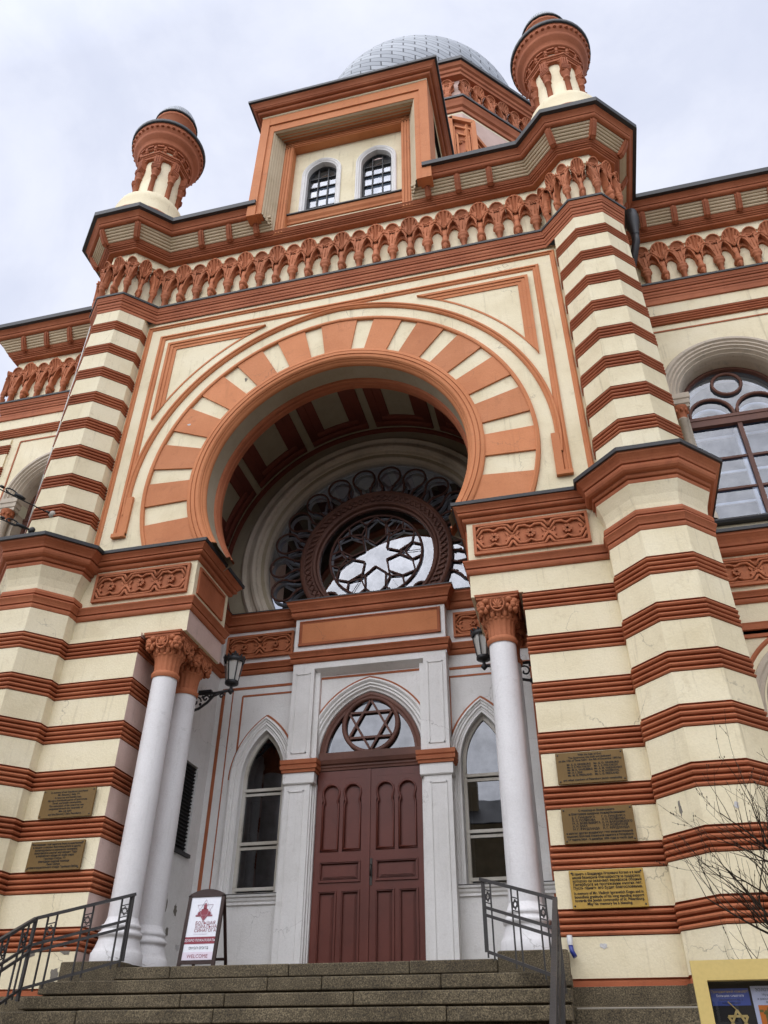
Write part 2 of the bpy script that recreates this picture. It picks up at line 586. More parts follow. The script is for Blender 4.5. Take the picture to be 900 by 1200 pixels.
# ------------------------------------------------------------------ piers beside the portal
def interlace(mb, x0, x1, z0, z1, y, m='carved_red', nros=3, frame=.045):
    """carved strapwork with rosettes, relief towards -y; y = wall face"""
    mb.box(x0, x1, y - .005, y + .03, z0, z1, m)
    for a, b, c, d in ((x0, x1, z1 - frame, z1), (x0, x1, z0, z0 + frame), (x0, x0 + frame, z0 + frame, z1 - frame), (x1 - frame, x1, z0 + frame, z1 - frame)):
        mb.box(a, b, y - .055, y - .004, c, d, m)
    X0, X1, Z0, Z1 = x0 + frame, x1 - frame, z0 + frame, z1 - frame
    H = Z1 - Z0; zc = (Z0 + Z1) / 2
    w = (X1 - X0) / nros
    t = H * .050
    def strap(pts):
        mb.tube([(px, y - .032, pz) for px, pz in pts], t, m, 6)
    for k in range(nros):
        c = X0 + w * (k + .5)
        for s1 in (-1, 1):
            Q = lambda u, v: (c + u * w, zc + s1 * v * H)
            # strap that dips to a point above the rosette and crosses its mirror image at the unit's edge
            strap([Q(-.5, -.01), Q(-.31, .34), Q(-.13, .34), Q(0, .235), Q(.13, .34), Q(.31, .34), Q(.5, -.01)])
            # outer chain along the border
            strap([Q(-.5, .20), Q(-.39, .43), Q(-.27, .455), Q(-.02, .455), Q(.02, .455), Q(.27, .455), Q(.39, .43), Q(.5, .20)])
            for s2 in (-1, 1):
                mb.bar((c + s2 * w * .40, y - .02, zc + s1 * H * .02), (c + s2 * w * .33, y - .02, zc + s1 * H * .16), .03, .04, m)
                mb.bar((c + s2 * w * .16, y - .02, zc + s1 * H * .40), (c + s2 * w * .24, y - .02, zc + s1 * H * .40), .02, .03, m)
        # eight petals
        for q in range(8):
            a = q * PI / 4 + PI / 8
            r0 = H * .17
            pts = []
            for i in range(8):
                b = 2 * PI * i / 8
                pts.append((c + (r0 * .62 + r0 * .36 * math.cos(b)) * math.cos(a) - r0 * .30 * math.sin(b) * math.sin(a),
                            zc + (r0 * .62 + r0 * .36 * math.cos(b)) * math.sin(a) + r0 * .30 * math.sin(b) * math.cos(a)))
            mb.prism(pts, y - .06, y, m)
        # small star between rosettes
        if k < nros - 1:
            cx = X0 + w * (k + 1)
            star = []
            for i in range(8):
                rr = H * (.13 if i % 2 == 0 else .06)
                star.append((cx + rr * math.cos(i * PI / 4), zc + rr * math.sin(i * PI / 4)))
            mb.prism(star, y - .045, y, m)

for sgn in (-1, 1):
    # striped shaft of the pier
    mb = MB()
    prof = []
    for k in range(1, 9):
        zt = 4.378 - (k - 1) * P
        prof.append((.03, 4.45 if k == 1 else zt + P - .29, 'cream'))
        if k < 8: prof += rib_stripe(zt, .29)
        else: prof += [(.03, zt, 'red'), (.0, zt - .01, 'red'), (.02, zt - .03, 'red'), (.02, zt - .075, 'red'), (.06, zt - .08, 'granite'), (.06, -.78, 'granite'),
                       (.12, -.80, 'granite'), (.12, GROUND, 'granite')]
    prof.append((.12, GROUND - .1, None))
    path = [(-4.5, .03), (-3.10, .03), (-3.10, .72)]
    if sgn > 0: path = [(-x, y) for x, y in path[::-1]]
    mb.sweep(prof, path, remap={(1 if sgn < 0 else 0): {'cream': 'pink_plaster'}})
    pier = mb.build('portal_pier', syn)
    # entablature block carried by the columns
    path = [(-4.5, SY), (-2.30, SY), (-2.30, 1.36), (-3.2, 1.36)]
    if sgn > 0: path = [(-x, y) for x, y in path[::-1]]
    mb = MB()
    mb.sweep([(0, 4.42, 'cream'), (0, 4.81, None)], path, remap={1: {'cream': 'pink_plaster'}})
    mb.sweep([(0, 5.04, 'cream'), (0, 5.77, None)], path)
    x0, x1 = (-4.5, -2.30) if sgn < 0 else (2.30, 4.5)
    mb.face([(x0, SY, 4.42), (x1, SY, 4.42), (x1, 1.36, 4.42), (x0, 1.36, 4.42)], 'cream')
    blk = mb.build('entablature_block', syn)
    mb = MB()
    mb.sweep(stepped(4.79, 5.02, .0, .085, [1, 1.6]) + [(.0, 5.05, None)], path)
    mb.build('string_course', blk)
    mb = MB()
    mb.sweep(stepped(5.74, 5.99, .0, .175, [1.0, 1.0, 1.6], groove=.026) + [(.18, 5.991, 'black_metal'), (.205, 5.995, 'black_metal'), (.21, 6.05, 'black_metal'), (-.6, 6.085, None)], path)
    mb.build('cornice', blk)
    mb = MB()
    a, b = (-4.16, -2.40) if sgn < 0 else (2.40, 4.16)
    interlace(mb, a, b, 5.13, 5.68, SY)
    mb.build('carved_panel', blk)
    # plain red panel on the inner side
    mb = MB()
    xs = 2.30 * sgn
    o = -sgn
    for y0, y1, z0, z1, d in ((.16, 1.19, 5.155, 5.665, .018), ):
        mb.box(min(xs, xs + o * .012), max(xs, xs + o * .012), y0 + .05, y1 - .05, z0 + .05, z1 - .05, 'red')
        for q in ((y0, y1, z1 - .05, z1), (y0, y1, z0, z0 + .05), (y0, y0 + .05, z0 + .05, z1 - .05), (y1 - .05, y1, z0 + .05, z1 - .05)):
            mb.box(min(xs, xs + o * .035), max(xs, xs + o * .035), *q, 'red')
    mb.build('side_panel', blk)

# ------------------------------------------------------------------ columns
def capital_mesh(cx, cy):
    mb = MB()
    # fluted bell
    mb.lathe([(3.70, .24), (3.735, .262), (3.775, .262), (3.80, .235)], (cx, cy), 'carved_red', 28)
    mb.lathe([(3.80, .222), (3.9, .222), (4.0, .235), (4.05, .255)], (cx, cy), 'carved_red', 64, rad=lambda a, z: 1 + .045 * math.cos(16 * a))
    mb.lathe([(4.045, .25), (4.06, .275), (4.085, .275), (4.10, .25)], (cx, cy), 'carved_red', 28)
    # flaring block: circle growing into a square
    rows = []
    for t in [i / 10 for i in range(11)]:
        z = 4.09 + .25 * t
        n_ = 2 + 4 * t
        r = .235 + .125 * t ** 1.2
        row = []
        for i in range(48):
            a = 2 * PI * i / 48
            q = (abs(math.cos(a)) ** n_ + abs(math.sin(a)) ** n_) ** (-1 / n_)
            row.append((cx + r * q * math.cos(a), cy + r * q * math.sin(a), z))
        rows.append(row)
    mb.grid(rows, 'carved_red', True, True)
    # acanthus beads and curls
    for i in range(16):
        a = 2 * PI * i / 16
        x, y = cx + .265 * math.cos(a), cy + .265 * math.sin(a)
        blob(mb, (x, y, 4.13), (.05, .05, .07))
    for q in range(4):
        a = q * PI / 2
        ca, sa = math.cos(a), math.sin(a)
        def W(u, d, z): return (cx + ca * d - sa * u, cy + sa * d + ca * u, z)
        # shell medallion on each face
        zc = 4.27
        mb.tube([W(.115 * math.cos(b), .345, zc + .13 * math.sin(b)) for b in [2 * PI * i / 16 for i in range(16)]], .017, 'carved_red', 5, closed=True)
        for i in range(7):
            b = PI * (i + .0) / 6
            mb.tube([W(0, .34, zc - .07), W(.05 * math.cos(b), .352, zc - .07 + .07 * math.sin(b)), W(.085 * math.cos(b), .335, zc - .06 + .15 * math.sin(b))], [.012, .02, .015], 'carved_red', 5)
        for u in (-.2, .2):
            blob(mb, W(u, .325, 4.32), (.065, .05, .05)); blob(mb, W(u * 1.35, .315, 4.26), (.055, .055, .05))
            blob(mb, W(u * .85, .315, 4.22), (.04, .04, .04))
            blob(mb, W(u * 1.05, .30, 4.18), (.045, .045, .06))
            mb.tube([W(u * .7 + .055 * math.cos(b) * (1 - i / 14), .33, 4.33 + .05 * math.sin(b) * (1 - i / 14)) for i, b in enumerate([k * .55 for k in range(11)])], .012, 'carved_red', 5)
        # corner cluster
        d = .33
        for du, dz, r in ((0, .0, .07), (-.05, -.07, .055), (.05, -.07, .055), (0, -.13, .05), (0, .06, .05)):
            mbp = W(.29 + du * .5, .29 - du * .5, 4.29 + dz)
            blob(mb, mbp, (r, r, r * .8))
    # abacus
    mb.sweep([(0, 4.34, 'red'), (.03, 4.345, 'red'), (.03, 4.375, 'red'), (.05, 4.385, 'red'), (.055, 4.418, 'red'), (-.3, 4.418, None)],
             [(cx - .33, cy - .33), (cx + .33, cy - .33), (cx + .33, cy + .33), (cx - .33, cy + .33)], closed=True)
    return mb

def blob(mb, c, r, m='carved_red', n=8, k=5):
    rows = []
    for i in range(k + 1):
        t = PI * i / k
        rr = max(math.sin(t), .02)
        rows.append([(c[0] + r[0] * rr * math.cos(2 * PI * j / n), c[1] + r[1] * rr * math.sin(2 * PI * j / n), c[2] + r[2] * math.cos(t)) for j in range(n)])
    mb.grid(rows, m, True, True)

for sgn in (-1, 1):
    for cy in (.31, 1.02):
        cx = 2.68 * sgn
        mb = MB()
        prof = [(.30 + 3.42 * i / 14, .203 - .010 * (i / 14) ** 1.7) for i in range(15)]
        mb.lathe(prof, (cx, cy), 'column_white', 32)
        sh = mb.build('column', syn, (cx, cy, -.2))
        mb = capital_mesh(cx, cy)
        mb.v = [(cx + (x - cx) * .85, cy + (y - cy) * .85, z) for x, y, z in mb.v]
        mb.build('capital', sh, (cx, cy, -.2))
        mb = MB()
        mb.lathe([(-.26, .335), (-.12, .335), (-.115, .325), (-.06, .30), (.02, .272), (.06, .265), (.07, .282), (.095, .29), (.12, .283), (.13, .262), (.165, .245), (.175, .258), (.21, .258), (.222, .232), (.30, .204)],
                 (cx, cy), 'column_white', 32)
        mb.build('base', sh, (cx, cy, -.2))
    mb = MB()
    a, b = sorted((2.36 * sgn, 3.14 * sgn))
    mb.sweep([(0, -.505, 'granite'), (0, -.262, 'granite'), (-.02, -.25, 'granite'), (-.37, -.25, None)],
             [(a, -.20), (b, -.20), (b, 1.45), (a, 1.45)], closed=True)
    mb.build('pedestal', syn)

# ------------------------------------------------------------------ portal wall with the horseshoe arch
E0 = .11
def arch_pts(Rr, e, zbot, n=40, cx=0, zc=ZC):
    rr = Rr + e
    p0 = math.asin(max(-1, (zbot - zc) / rr)); p1 = math.acos(e / rr)
    half = [(-e + rr * math.cos(p0 + (p1 - p0) * i / n), zc + rr * math.sin(p0 + (p1 - p0) * i / n)) for i in range(n + 1)]
    return [(cx - x, z) for x, z in half] + [(cx + x, z) for x, z in half[::-1][1:]]

mb = MB()
hole = arch_pts(2.70, E0, 6.03)
loop = [(-4.6, 6.03)] + hole + [(4.6, 6.03), (4.6, 12.2), (-4.6, 12.2)]
mb.fill([loop], SY, 'cream')
mb.build('portal_wall', syn)

def p0_for(rr, e=E0, zb=6.03): return math.asin((zb - ZC) / (rr + e))

# voussoirs: red blocks stand proud of the cream ones
mb = MB()
def radial(Rr, a, e=E0):
    """a = angle above horizontal seen from the right-hand centre"""
    rr = Rr + e
    return (-e + rr * math.cos(a), ZC + rr * math.sin(a))
bounds = []
top = R(90) - math.asin(E0 / 3.2) * .6
blocks = [(82.4, 100)]
k = 0
while True:
    hi = 82.4 - 5.6 - 14.9 * k
    lo = hi - 9.3
    if hi < -26: break
    if hi < -10: hi, lo = -15.2, -34
    blocks.append((lo, hi)); k += 1
    if lo < -30: break
for lo, hi in blocks:
    n = 6
    def line(Rr):
        out = []
        for i in range(n + 1):
            a = R(lerp(lo, hi, i / n))
            amax = math.acos(E0 / (Rr + E0)); a = min(a, amax)
            x, z = radial(Rr, a)
            if a < 0:       # below the centre the beds flatten out
                zi = radial(2.715, a)[1]
                z = lerp(zi, z, .25)
            z = max(z, 6.03)
            x = -E0 + math.sqrt(max(0, (Rr + E0) ** 2 - (z - ZC) ** 2))
            out.append((x, z))
        return out
    i_, o_ = line(2.715), line(3.55)
    yf = SY - .035
    rows = [[(x, SY + .01, z) for x, z in i_], [(x, yf, z) for x, z in i_], [(x, yf, z) for x, z in o_], [(x, SY + .01, z) for x, z in o_]]
    mb.grid(rows, 'voussoir_red')
    for j in (0, n):
        mb.face([rows[0][j], rows[1][j], rows[2][j], rows[3][j]], 'voussoir_red')
mb.mirror()
vous = mb.build('voussoirs', syn)

mb = MB()
# thin red fillet outside the voussoirs
mb.arch([(3.55 - 2.7, SY + .01, 'salmon'), (3.55 - 2.7, SY - .055, 'salmon'), (3.575 - 2.7, SY - .065, 'salmon'), (3.62 - 2.7, SY - .05, 'salmon'), (3.63 - 2.7, SY + .01, None)], 0, ZC, 2.7, E0, p0_for(3.55), 48)
mb.build('ring_fillet', syn)
# great roll moulding of the arch mouth, in three steps, then the soffit
mb = MB()
mb.arch([(0.015, SY + .01, 'salmon'), (.015, SY - .05, 'salmon'), (-.005, SY - .062, 'salmon'), (-.055, SY - .072, 'salmon'), (-.06, SY - .052, 'salmon'), (-.068, SY - .052, 'salmon'), (-.072, SY - .075, 'salmon'), (-.135, SY - .075, 'salmon'), (-.14, SY - .052, 'salmon'),
         (-.148, SY - .052, 'salmon'), (-.152, SY - .066, 'salmon'), (-.20, SY - .055, 'salmon'), (-.225, SY - .03, 'salmon'), (-.23, SY - .005, 'salmon'), (-.245, SY - .0, 'salmon'), (-.26, SY + .03, 'salmon'), (-.28, SY + .05, 'salmon'), (-.295, SY + .08, 'salmon'), (-.295, SY + .12, 'salmon'), (-.28, SY + .14, None)],
        0, ZC, 2.7, E0, p0_for(2.55), 48)
mb.build('arch_moulding', syn)
mb = MB()
mb.arch([(-.285, SY + .12, 'vault_cream'), (-.285, SY + .46, 'red'), (-.33, SY + .47, 'red'), (-.345, SY + .52, 'red'), (-.32, SY + .56, 'red'), (-.345, SY + .60, 'red'), (-.34, SY + .70, 'red'), (-.30, SY + .72, 'vault_cream'), (.6, SY + .72, None)],
        0, ZC, 2.7, E0, p0_for(2.4), 48)
mb.build('arch_soffit', syn)

# hood mould, rectangular frames and spandrel panels
mb = MB()
eh = .15
Rh = 3.93
amerge = math.acos((3.90 + eh) / (Rh + .06 + eh)) if 3.90 + eh < Rh + .06 + eh else 0
mb.arch([(-.055, SY + .01, 'salmon'), (-.055, SY - .03, 'salmon'), (-.03, SY - .05, 'salmon'), (.0, SY - .035, 'salmon'), (.02, SY - .06, 'salmon'), (.05, SY - .06, 'salmon'), (.065, SY - .03, 'salmon'), (.065, SY + .01, None)], 0, ZC, Rh, eh, -.12, 48)
mb.build('hood_mould', syn)
def strip(mb, pts, w, m='salmon', y=SY, depth=.05):
    """mitred raised strip along an open polyline in XZ, lying on the right of travel; stepped section"""
    Q = [Vector(p) for p in pts]
    n = len(Q)
    d = [(Q[i + 1] - Q[i]).normalized() for i in range(n - 1)]
    nr = [Vector((v.y, -v.x)) for v in d]
    def off(i, o):
        a = nr[max(i - 1, 0)]; b = nr[min(i, n - 2)]
        k = (a + b); return Q[i] + k * (o / k.dot(a))
    sec = [(0, y + .01), (0, y - depth * .6), (w * .25, y - depth), (w * .45, y - depth), (w * .5, y - depth * .55), (w * .85, y - depth * .55), (w, y - depth * .2), (w, y + .01)]
    for (o0, y0), (o1, y1) in zip(sec, sec[1:]):
        for i in range(n - 1):
            a, b, c, e = off(i, o0), off(i + 1, o0), off(i + 1, o1), off(i, o1)
            mb.face([(a.x, y0, a.y), (b.x, y0, b.y), (c.x, y1, c.y), (e.x, y1, e.y)], m)
    for i in (0, n - 1):
        mb.face([(off(i, o).x, yy, off(i, o).y) for o, yy in sec], m)
mb = MB()
strip(mb, [(-4.40, 6.04), (-4.40, 12.02), (4.40, 12.02), (4.40, 6.04)], .10)
strip(mb, [(-4.06, 6.46), (-4.06, 11.68), (4.06, 11.68), (4.06, 6.46)], .13)
mb.build('wall_frame', syn)
# leg foot where hood mould and frame merge
for sx_ in (-1, 1):
    mb = MB()
    a, b = sorted((3.80 * sx_, 3.93 * sx_))
    mb.box(a, b, SY - .055, SY + .01, 6.46, 7.3, 'salmon')
    a, b = sorted((3.80 * sx_, 4.065 * sx_))
    mb.box(a, b, SY - .075, SY + .01, 6.42, 6.50, 'salmon')
    mb.build('hood_foot', syn)
Rp = 4.22
def xa(z, Rr=Rp): return -eh + math.sqrt((Rr + eh) ** 2 - (z - ZC) ** 2)
def za(x, Rr=Rp): return ZC + math.sqrt((Rr + eh) ** 2 - (x + eh) ** 2)
w = .21
for sx_ in (-1, 1):
    mb = MB()
    T = lambda pts: [(sx_ * x, z) for x, z in pts]
    zt, xr = 11.40, 3.82
    steps = [(0, .0, .03), (.05, .0, .03), (.05, .0, .06), (.12, .0, .06), (.12, .0, .03), (w, .0, .015)]
    for k, (o0, o1, dp) in enumerate(((0, .06, .055), (.06, .13, .035), (.13, w, .02))):
        a, b = zt - o0, zt - o1
        mb.prism(T([(xa(a), a), (xr - o0, a), (xr - o1, b), (xa(b), b)]), SY - dp, SY + .01, 'salmon')
        c, d_ = xr - o0, xr - o1
        mb.prism(T([(c, a), (c, za(c)), (d_, za(d_)), (d_, b)]), SY - dp, SY + .01, 'salmon')
    # thin red line along the arc edge
    pa = []
    z = za(xr - w)
    x0_, x1_ = xa(zt - w), xr - w
    for i in range(17):
        x = lerp(x0_, x1_, i / 16)
        pa.append((x, za(x)))
    pb = [(x + .02, z_ + .035) for x, z_ in pa]
    mb.prism(T(pa + pb[::-1]), SY - .012, SY + .01, 'salmon')
    mb.build('spandrel_panel', syn)

# ------------------------------------------------------------------ vault of the porch
mb = MB()
RV = 3.25
def vault_pt(Rr, a, y):   # a from the horizontal, left to right measured at the left
    return (-Rr * math.cos(a), y, ZC + Rr * math.sin(a))
aa0 = -math.asin((ZC - 6.06) / RV)
nA = 64
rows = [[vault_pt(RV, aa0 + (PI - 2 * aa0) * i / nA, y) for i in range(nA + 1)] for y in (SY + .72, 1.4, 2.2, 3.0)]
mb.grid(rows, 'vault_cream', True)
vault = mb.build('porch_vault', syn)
mb = MB()
seam = [-12.5, 15.1, 42.7, 70.3]  # coffer edges in degrees from the left horizontal, mirrored about the top
edges = [R(x) for x in (-23, 7, 35.5, 63, 90.0)]
edges = edges + [PI - x for x in edges[:-1][::-1]]
gap = .028
for a, b in zip(edges, edges[1:]):
    a += gap; b -= gap
    fw = .115
    def patch(a, b, y0, y1, rin, m):
        n = 8
        rws = []
        for y in (y0, y1):
            rws.append([vault_pt(rin, lerp(a, b, i / n), y) for i in range(n + 1)])
        mb.grid(rws, m, True)
        outer = [[vault_pt(RV, lerp(a, b, i / n), y) for i in range(n + 1)] for y in (y0, y1)]
        for r0, r1 in ((rws[0], outer[0]), (rws[1], outer[1])): mb.grid([r0, r1], m)
        for j in (0, n): mb.face([rws[0][j], rws[1][j], outer[1][j], outer[0][j]], m)
    rin = RV - .03
    y0, y1 = .95, 2.80
    for r_, k in ((RV - .045, 1.0), (RV - .03, .55)):
        f = fw * (1 if k == 1 else 1)
        if k == 1:
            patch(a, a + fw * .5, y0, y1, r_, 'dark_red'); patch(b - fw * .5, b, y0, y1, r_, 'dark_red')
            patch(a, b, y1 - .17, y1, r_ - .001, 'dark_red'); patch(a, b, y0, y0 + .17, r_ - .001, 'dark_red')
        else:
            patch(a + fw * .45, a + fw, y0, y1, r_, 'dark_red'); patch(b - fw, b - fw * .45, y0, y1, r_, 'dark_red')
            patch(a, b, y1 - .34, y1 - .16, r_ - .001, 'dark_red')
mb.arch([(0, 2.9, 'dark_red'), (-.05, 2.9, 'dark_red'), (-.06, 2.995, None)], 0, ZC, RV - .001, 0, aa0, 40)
mb.build('coffers', vault)

# ------------------------------------------------------------------ porch: side walls, back wall, bands
for sx_ in (-1, 1):
    mb = MB()
    x = 3.06 * sx_
    # side wall with a louvred opening (left and right alike)
    def sw(y0, y1, z0, z1, m): mb.face([(x, y0, z0), (x, y1, z0), (x, y1, z1), (x, y0, z1)], m)
    LY0, LY1, LZ0, LZ1 = 1.92, 2.62, 1.62, 3.06
    sw(.70, LY0, LAND - .2, 5.0, 'white_paint'); sw(LY1, 3.0, LAND - .2, 5.0, 'white_paint')
    sw(LY0, LY1, LAND - .2, LZ0, 'white_paint'); sw(LY0, LY1, LZ1, 5.0, 'white_paint')
    xo = x + .10 * sx_
    for p in (((LY0, LZ0), (LY1, LZ0)), ((LY1, LZ0), (LY1, LZ1)), ((LY1, LZ1), (LY0, LZ1)), ((LY0, LZ1), (LY0, LZ0))):
        (a, b), (c, d) = p
        mb.face([(x, a, b), (x, c, d), (xo, c, d), (xo, a, b)], 'white_paint')
    x = 3.08 * sx_
    sw(1.3, 3.0, 5.0, ZC - 1.0, 'white_paint')
    mb.build('porch_side_wall', syn)
for sx_ in (-1, 1):
    mb = MB()
    x = 3.06 * sx_ + .06 * sx_
    a, b = sorted((x, x + .05 * sx_))
    mb.box(a, b, 1.88, 2.66, 1.58, 3.10, 'louvre_black')
    for i in range(24):
        z = 1.64 + i * .06
        mb.bar((x - .015 * sx_, 1.925, z), (x - .015 * sx_, 2.615, z), .04, .014, 'louvre_black', up=(.5 * sx_, 0, 1))
    lv = mb.build('louvre', syn)
    mb = MB()
    a, b = sorted((3.06 * sx_ - .05 * sx_, 3.06 * sx_ + .16 * sx_))
    mb.box(a, b, 1.86, 2.68, 1.56, 1.615, 'black_metal')
    mb.build('sill', lv)

YB = 3.0
def pointed(cx, zs, Rr, e, zb, n=14):
    rr = Rr + e; p1 = math.acos(e / rr)
    half = [(Rr, zb)] + [(-e + rr * math.cos(p1 * i / n), zs + rr * math.sin(p1 * i / n)) for i in range(n + 1)]
    return [(cx - x, z) for x, z in half] + [(cx + x, z) for x, z in half[::-1][1:]]
# back wall, low part with two lancet openings
WX, WR, WE, WZS, WZB = 1.99, .37, .72, 2.93, 1.06
for sx_ in (-1, 1):
    mb = MB()
    hole = pointed(WX, WZS, WR + .04, WE, WZB - .04)
    lp = [(1.40, LAND - .2), (3.06, LAND - .2), (3.06, 5.0), (1.40, 5.0)]
    mb.fill([[(sx_ * x, z) for x, z in lp], [(sx_ * x, z) for x, z in hole]], YB, 'white_paint')
    mb.build('porch_back_wall', syn)

for sx_ in (-1, 1):
    cx = WX * sx_
    mb = MB()
    mb.arch([(.235, YB + .01, 'white_paint'), (.235, YB - .055, 'white_paint'), (.205, YB - .07, 'white_paint'), (.19, YB - .04, 'white_paint'), (.165, YB - .04, 'white_paint'), (.15, YB - .02, 'white_paint'), (.12, YB - .03, 'white_paint'),
             (.10, YB + .0, 'white_paint'), (.085, YB - .01, 'white_paint'), (.05, YB + .03, 'white_paint'), (.04, YB + .10, 'white_paint'), (.02, YB + .13, 'white_paint'), (.0, YB + .16, None)], cx, WZS, WR, WE, 0, 14, WZB - .04)
    wn = mb.build('lancet_window', syn)
    mb = MB()
    mb.arch([(.02, YB + .10, 'old_white_wood'), (-.035, YB + .11, 'old_white_wood'), (-.045, YB + .2, None)], cx, WZS, WR, WE, 0, 14, WZB)
    for z in (1.82, 2.72, 1.10):
        mb.box(cx - WR, cx + WR, YB + .10, YB + .14, z, z + .05, 'old_white_wood')
        mb.box(cx - WR, cx + WR, YB + .13, YB + .16, z - .07, z - .025, 'old_white_wood')
    mb.build('frame', wn)
    mb = MB()
    mb.fill([pointed(cx, WZS, WR, WE, WZB)], YB + .155, 'porch_glass')
    mb.build('pane', wn)
    mb = MB()
    mb.arch([(.0, YB + .3, 'interior_grey'), (-.07, YB + .3, 'interior_grey'), (-.07, YB + .36, None)], cx, WZS, WR, WE, 0, 12, WZB)
    mb.box(cx - WR, cx + WR, YB + .30, YB + .34, 1.78, 1.84, 'interior_grey'); mb.box(cx - WR, cx + WR, YB + .30, YB + .34, 2.62, 2.68, 'interior_grey')
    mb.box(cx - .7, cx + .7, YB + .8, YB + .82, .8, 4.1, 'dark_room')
    mb.build('inner_frame', wn)
    # sill band below
    mb = MB()
    a, b = sorted((1.45 * sx_, 3.06 * sx_))
    mb.sweep([(0, .86, 'white_paint'), (.03, .87, 'white_paint'), (.03, .90, 'white_paint'), (.015, .905, 'white_paint'), (.04, .93, 'white_paint'), (.05, .965, 'white_paint'), (.035, .97, 'white_paint'), (.07, .985, 'white_paint'), (.08, 1.015, 'black_metal'), (.08, 1.03, 'black_metal'), (0, 1.035, None)],
             [(a, YB), (b, YB)])
    mb.build('sill', wn)
    # red painted lines that frame the window bay
    mb = MB()
    y = YB - .004
    A = lambda x: cx + (x) * 1.0
    def line(pts, w=.034):
        for p, q in zip(pts, pts[1:]):
            mb.bar((p[0], y, p[1]), (q[0], y, q[1]), .010, w, 'red', up=(q[1] - p[1], 0, -(q[0] - p[0])))
    L = cx - .55; Rr_ = cx + .55
    apx = pointed(cx, WZS, WR + .265, WE, WZS)
    left_i = [p for p in apx if p[0] <= cx]
    for dx in (-.54, .54):
        # corner of the spandrel border: up from the arch flank, then along the top
        x = cx + dx
        zz = min(apx, key=lambda p: abs(p[0] - x))[1]
        line([(x, zz), (x, 4.50)])
    line([(cx - .54, 4.50), (cx + .54, 4.50)])
    for p, q in zip(apx[1:-1], apx[2:-1]): line([p, q])
    # outer border near the corner of the porch
    xo = 2.93 * sx_
    line([(xo, .2), (xo, 4.66)], .062)
    line([(xo + .03 * sx_, 4.66), (1.46 * sx_ + .0, 4.66)], .05)
    xo = 2.74 * sx_
    line([(xo, 1.04), (xo, 4.66)], .02)
    mb.build('painted_border', wn)

# bands that run round the porch at springing level
band = [(-3.06, 1.30), (-3.06, YB), (-1.46, YB), (-1.46, 2.73), (1.46, 2.73), (1.46, YB), (3.06, YB), (3.06, 1.30)]
mb = MB()
mb.sweep(stepped(4.92, 5.14, .0, .09, [1, 1.5]) + [(0, 5.165, None)], band)
mb.build('porch_string_course', syn)
mb = MB()
mb.sweep([(0, 5.16, 'white_paint'), (0, 5.88, None)], band)
mb.build('porch_frieze', syn)
mb = MB()
mb.sweep(stepped(5.86, 6.17, .0, .165, [1, 1.7]) + [(.19, 6.185, 'black_metal'),
          (.19, 6.21, 'black_metal'), (-.1, 6.24, 'grey_stone'), (-.45, 6.27, None)], band)
mb.build('porch_cornice', syn)
for a, b in ((-2.98, -1.58), (1.58, 2.98)):
    mb = MB(); interlace(mb, a, b, 5.27, 5.77, YB, nros=2)
    mb.build('carved_panel', syn)
mb = MB()
mb.box(-1.33, 1.33, 2.715, 2.74, 5.33, 5.76, 'salmon')
strip(mb, [(-1.38, 5.28), (-1.38, 5.81), (1.38, 5.81), (1.38, 5.28)], .07, 'red', 2.73, .035)
mb.box(-1.38, 1.38, 2.69, 2.735, 5.28, 5.33, 'red')
mb.build('red_panel', syn)

# ------------------------------------------------------------------ door bay
YP = 2.73
for sx_ in (-1, 1):
    mb = MB()
    def bx(a, b, *r):
        a, b = sorted((a * sx_, b * sx_)); mb.box(a, b, *r)
    bx(1.03, 1.45, YP, 3.05, 3.11, 4.93, 'white_paint')
    bx(1.00, 1.46, YP + .025, 3.05, LAND - .1, 2.70, 'white_paint')
    # raised panels on both storeys
    for (x0, x1, z0, z1, y) in ((1.10, 1.38, 3.22, 4.72, YP), (1.10, 1.38, LAND + .15, 2.58, YP + .025)):
        for q in ((x0, x1, z1 - .02, z1), (x0, x1, z0, z0 + .02), (x0, x0 + .02, z0, z1), (x1 - .02, x1, z0, z1)):
            bx(q[0], q[1], y - .014, y + .01, q[2], q[3], 'white_paint')
    # bevelled jamb towards the door
    for i, (a, b, y) in enumerate(((1.0, .975, YP + .06), (.975, .95, YP + .12), (.95, .93, YP + .17))):
        bx(b, a, y, 3.05, LAND - .1, 2.95, 'white_paint')
    bx(.94, 1.03, YP + .09, 3.05, 3.0, 4.93, 'white_paint')
    mb.build('door_pilaster', syn)
for sx_ in (-1, 1):
    mb = MB()
    a, b = sorted((.93 * sx_, 1.49 * sx_))
    pth = [(a, YP + .3), (a, YP), (b, YP), (b, YP + .3)]
    mb.sweep([(.0, 2.88, 'red'), (.025, 2.885, 'red'), (.03, 2.93, 'red'), (.05, 2.94, 'red'), (.055, 3.0, 'red'), (.035, 3.01, 'red'), (.055, 3.03, 'red'), (.06, 3.10, 'red'), (-.05, 3.115, None)], pth)
    mb.sweep([(-.04, 2.68, 'white_paint'), (.0, 2.71, 'white_paint'), (.0, 2.885, None)], pth)
    mb.face([(a, YP, 2.69), (b, YP, 2.69), (b, YP + .3, 2.69), (a, YP + .3, 2.69)], 'white_paint')
    mb.build('pilaster_capital', syn)
mb = MB()
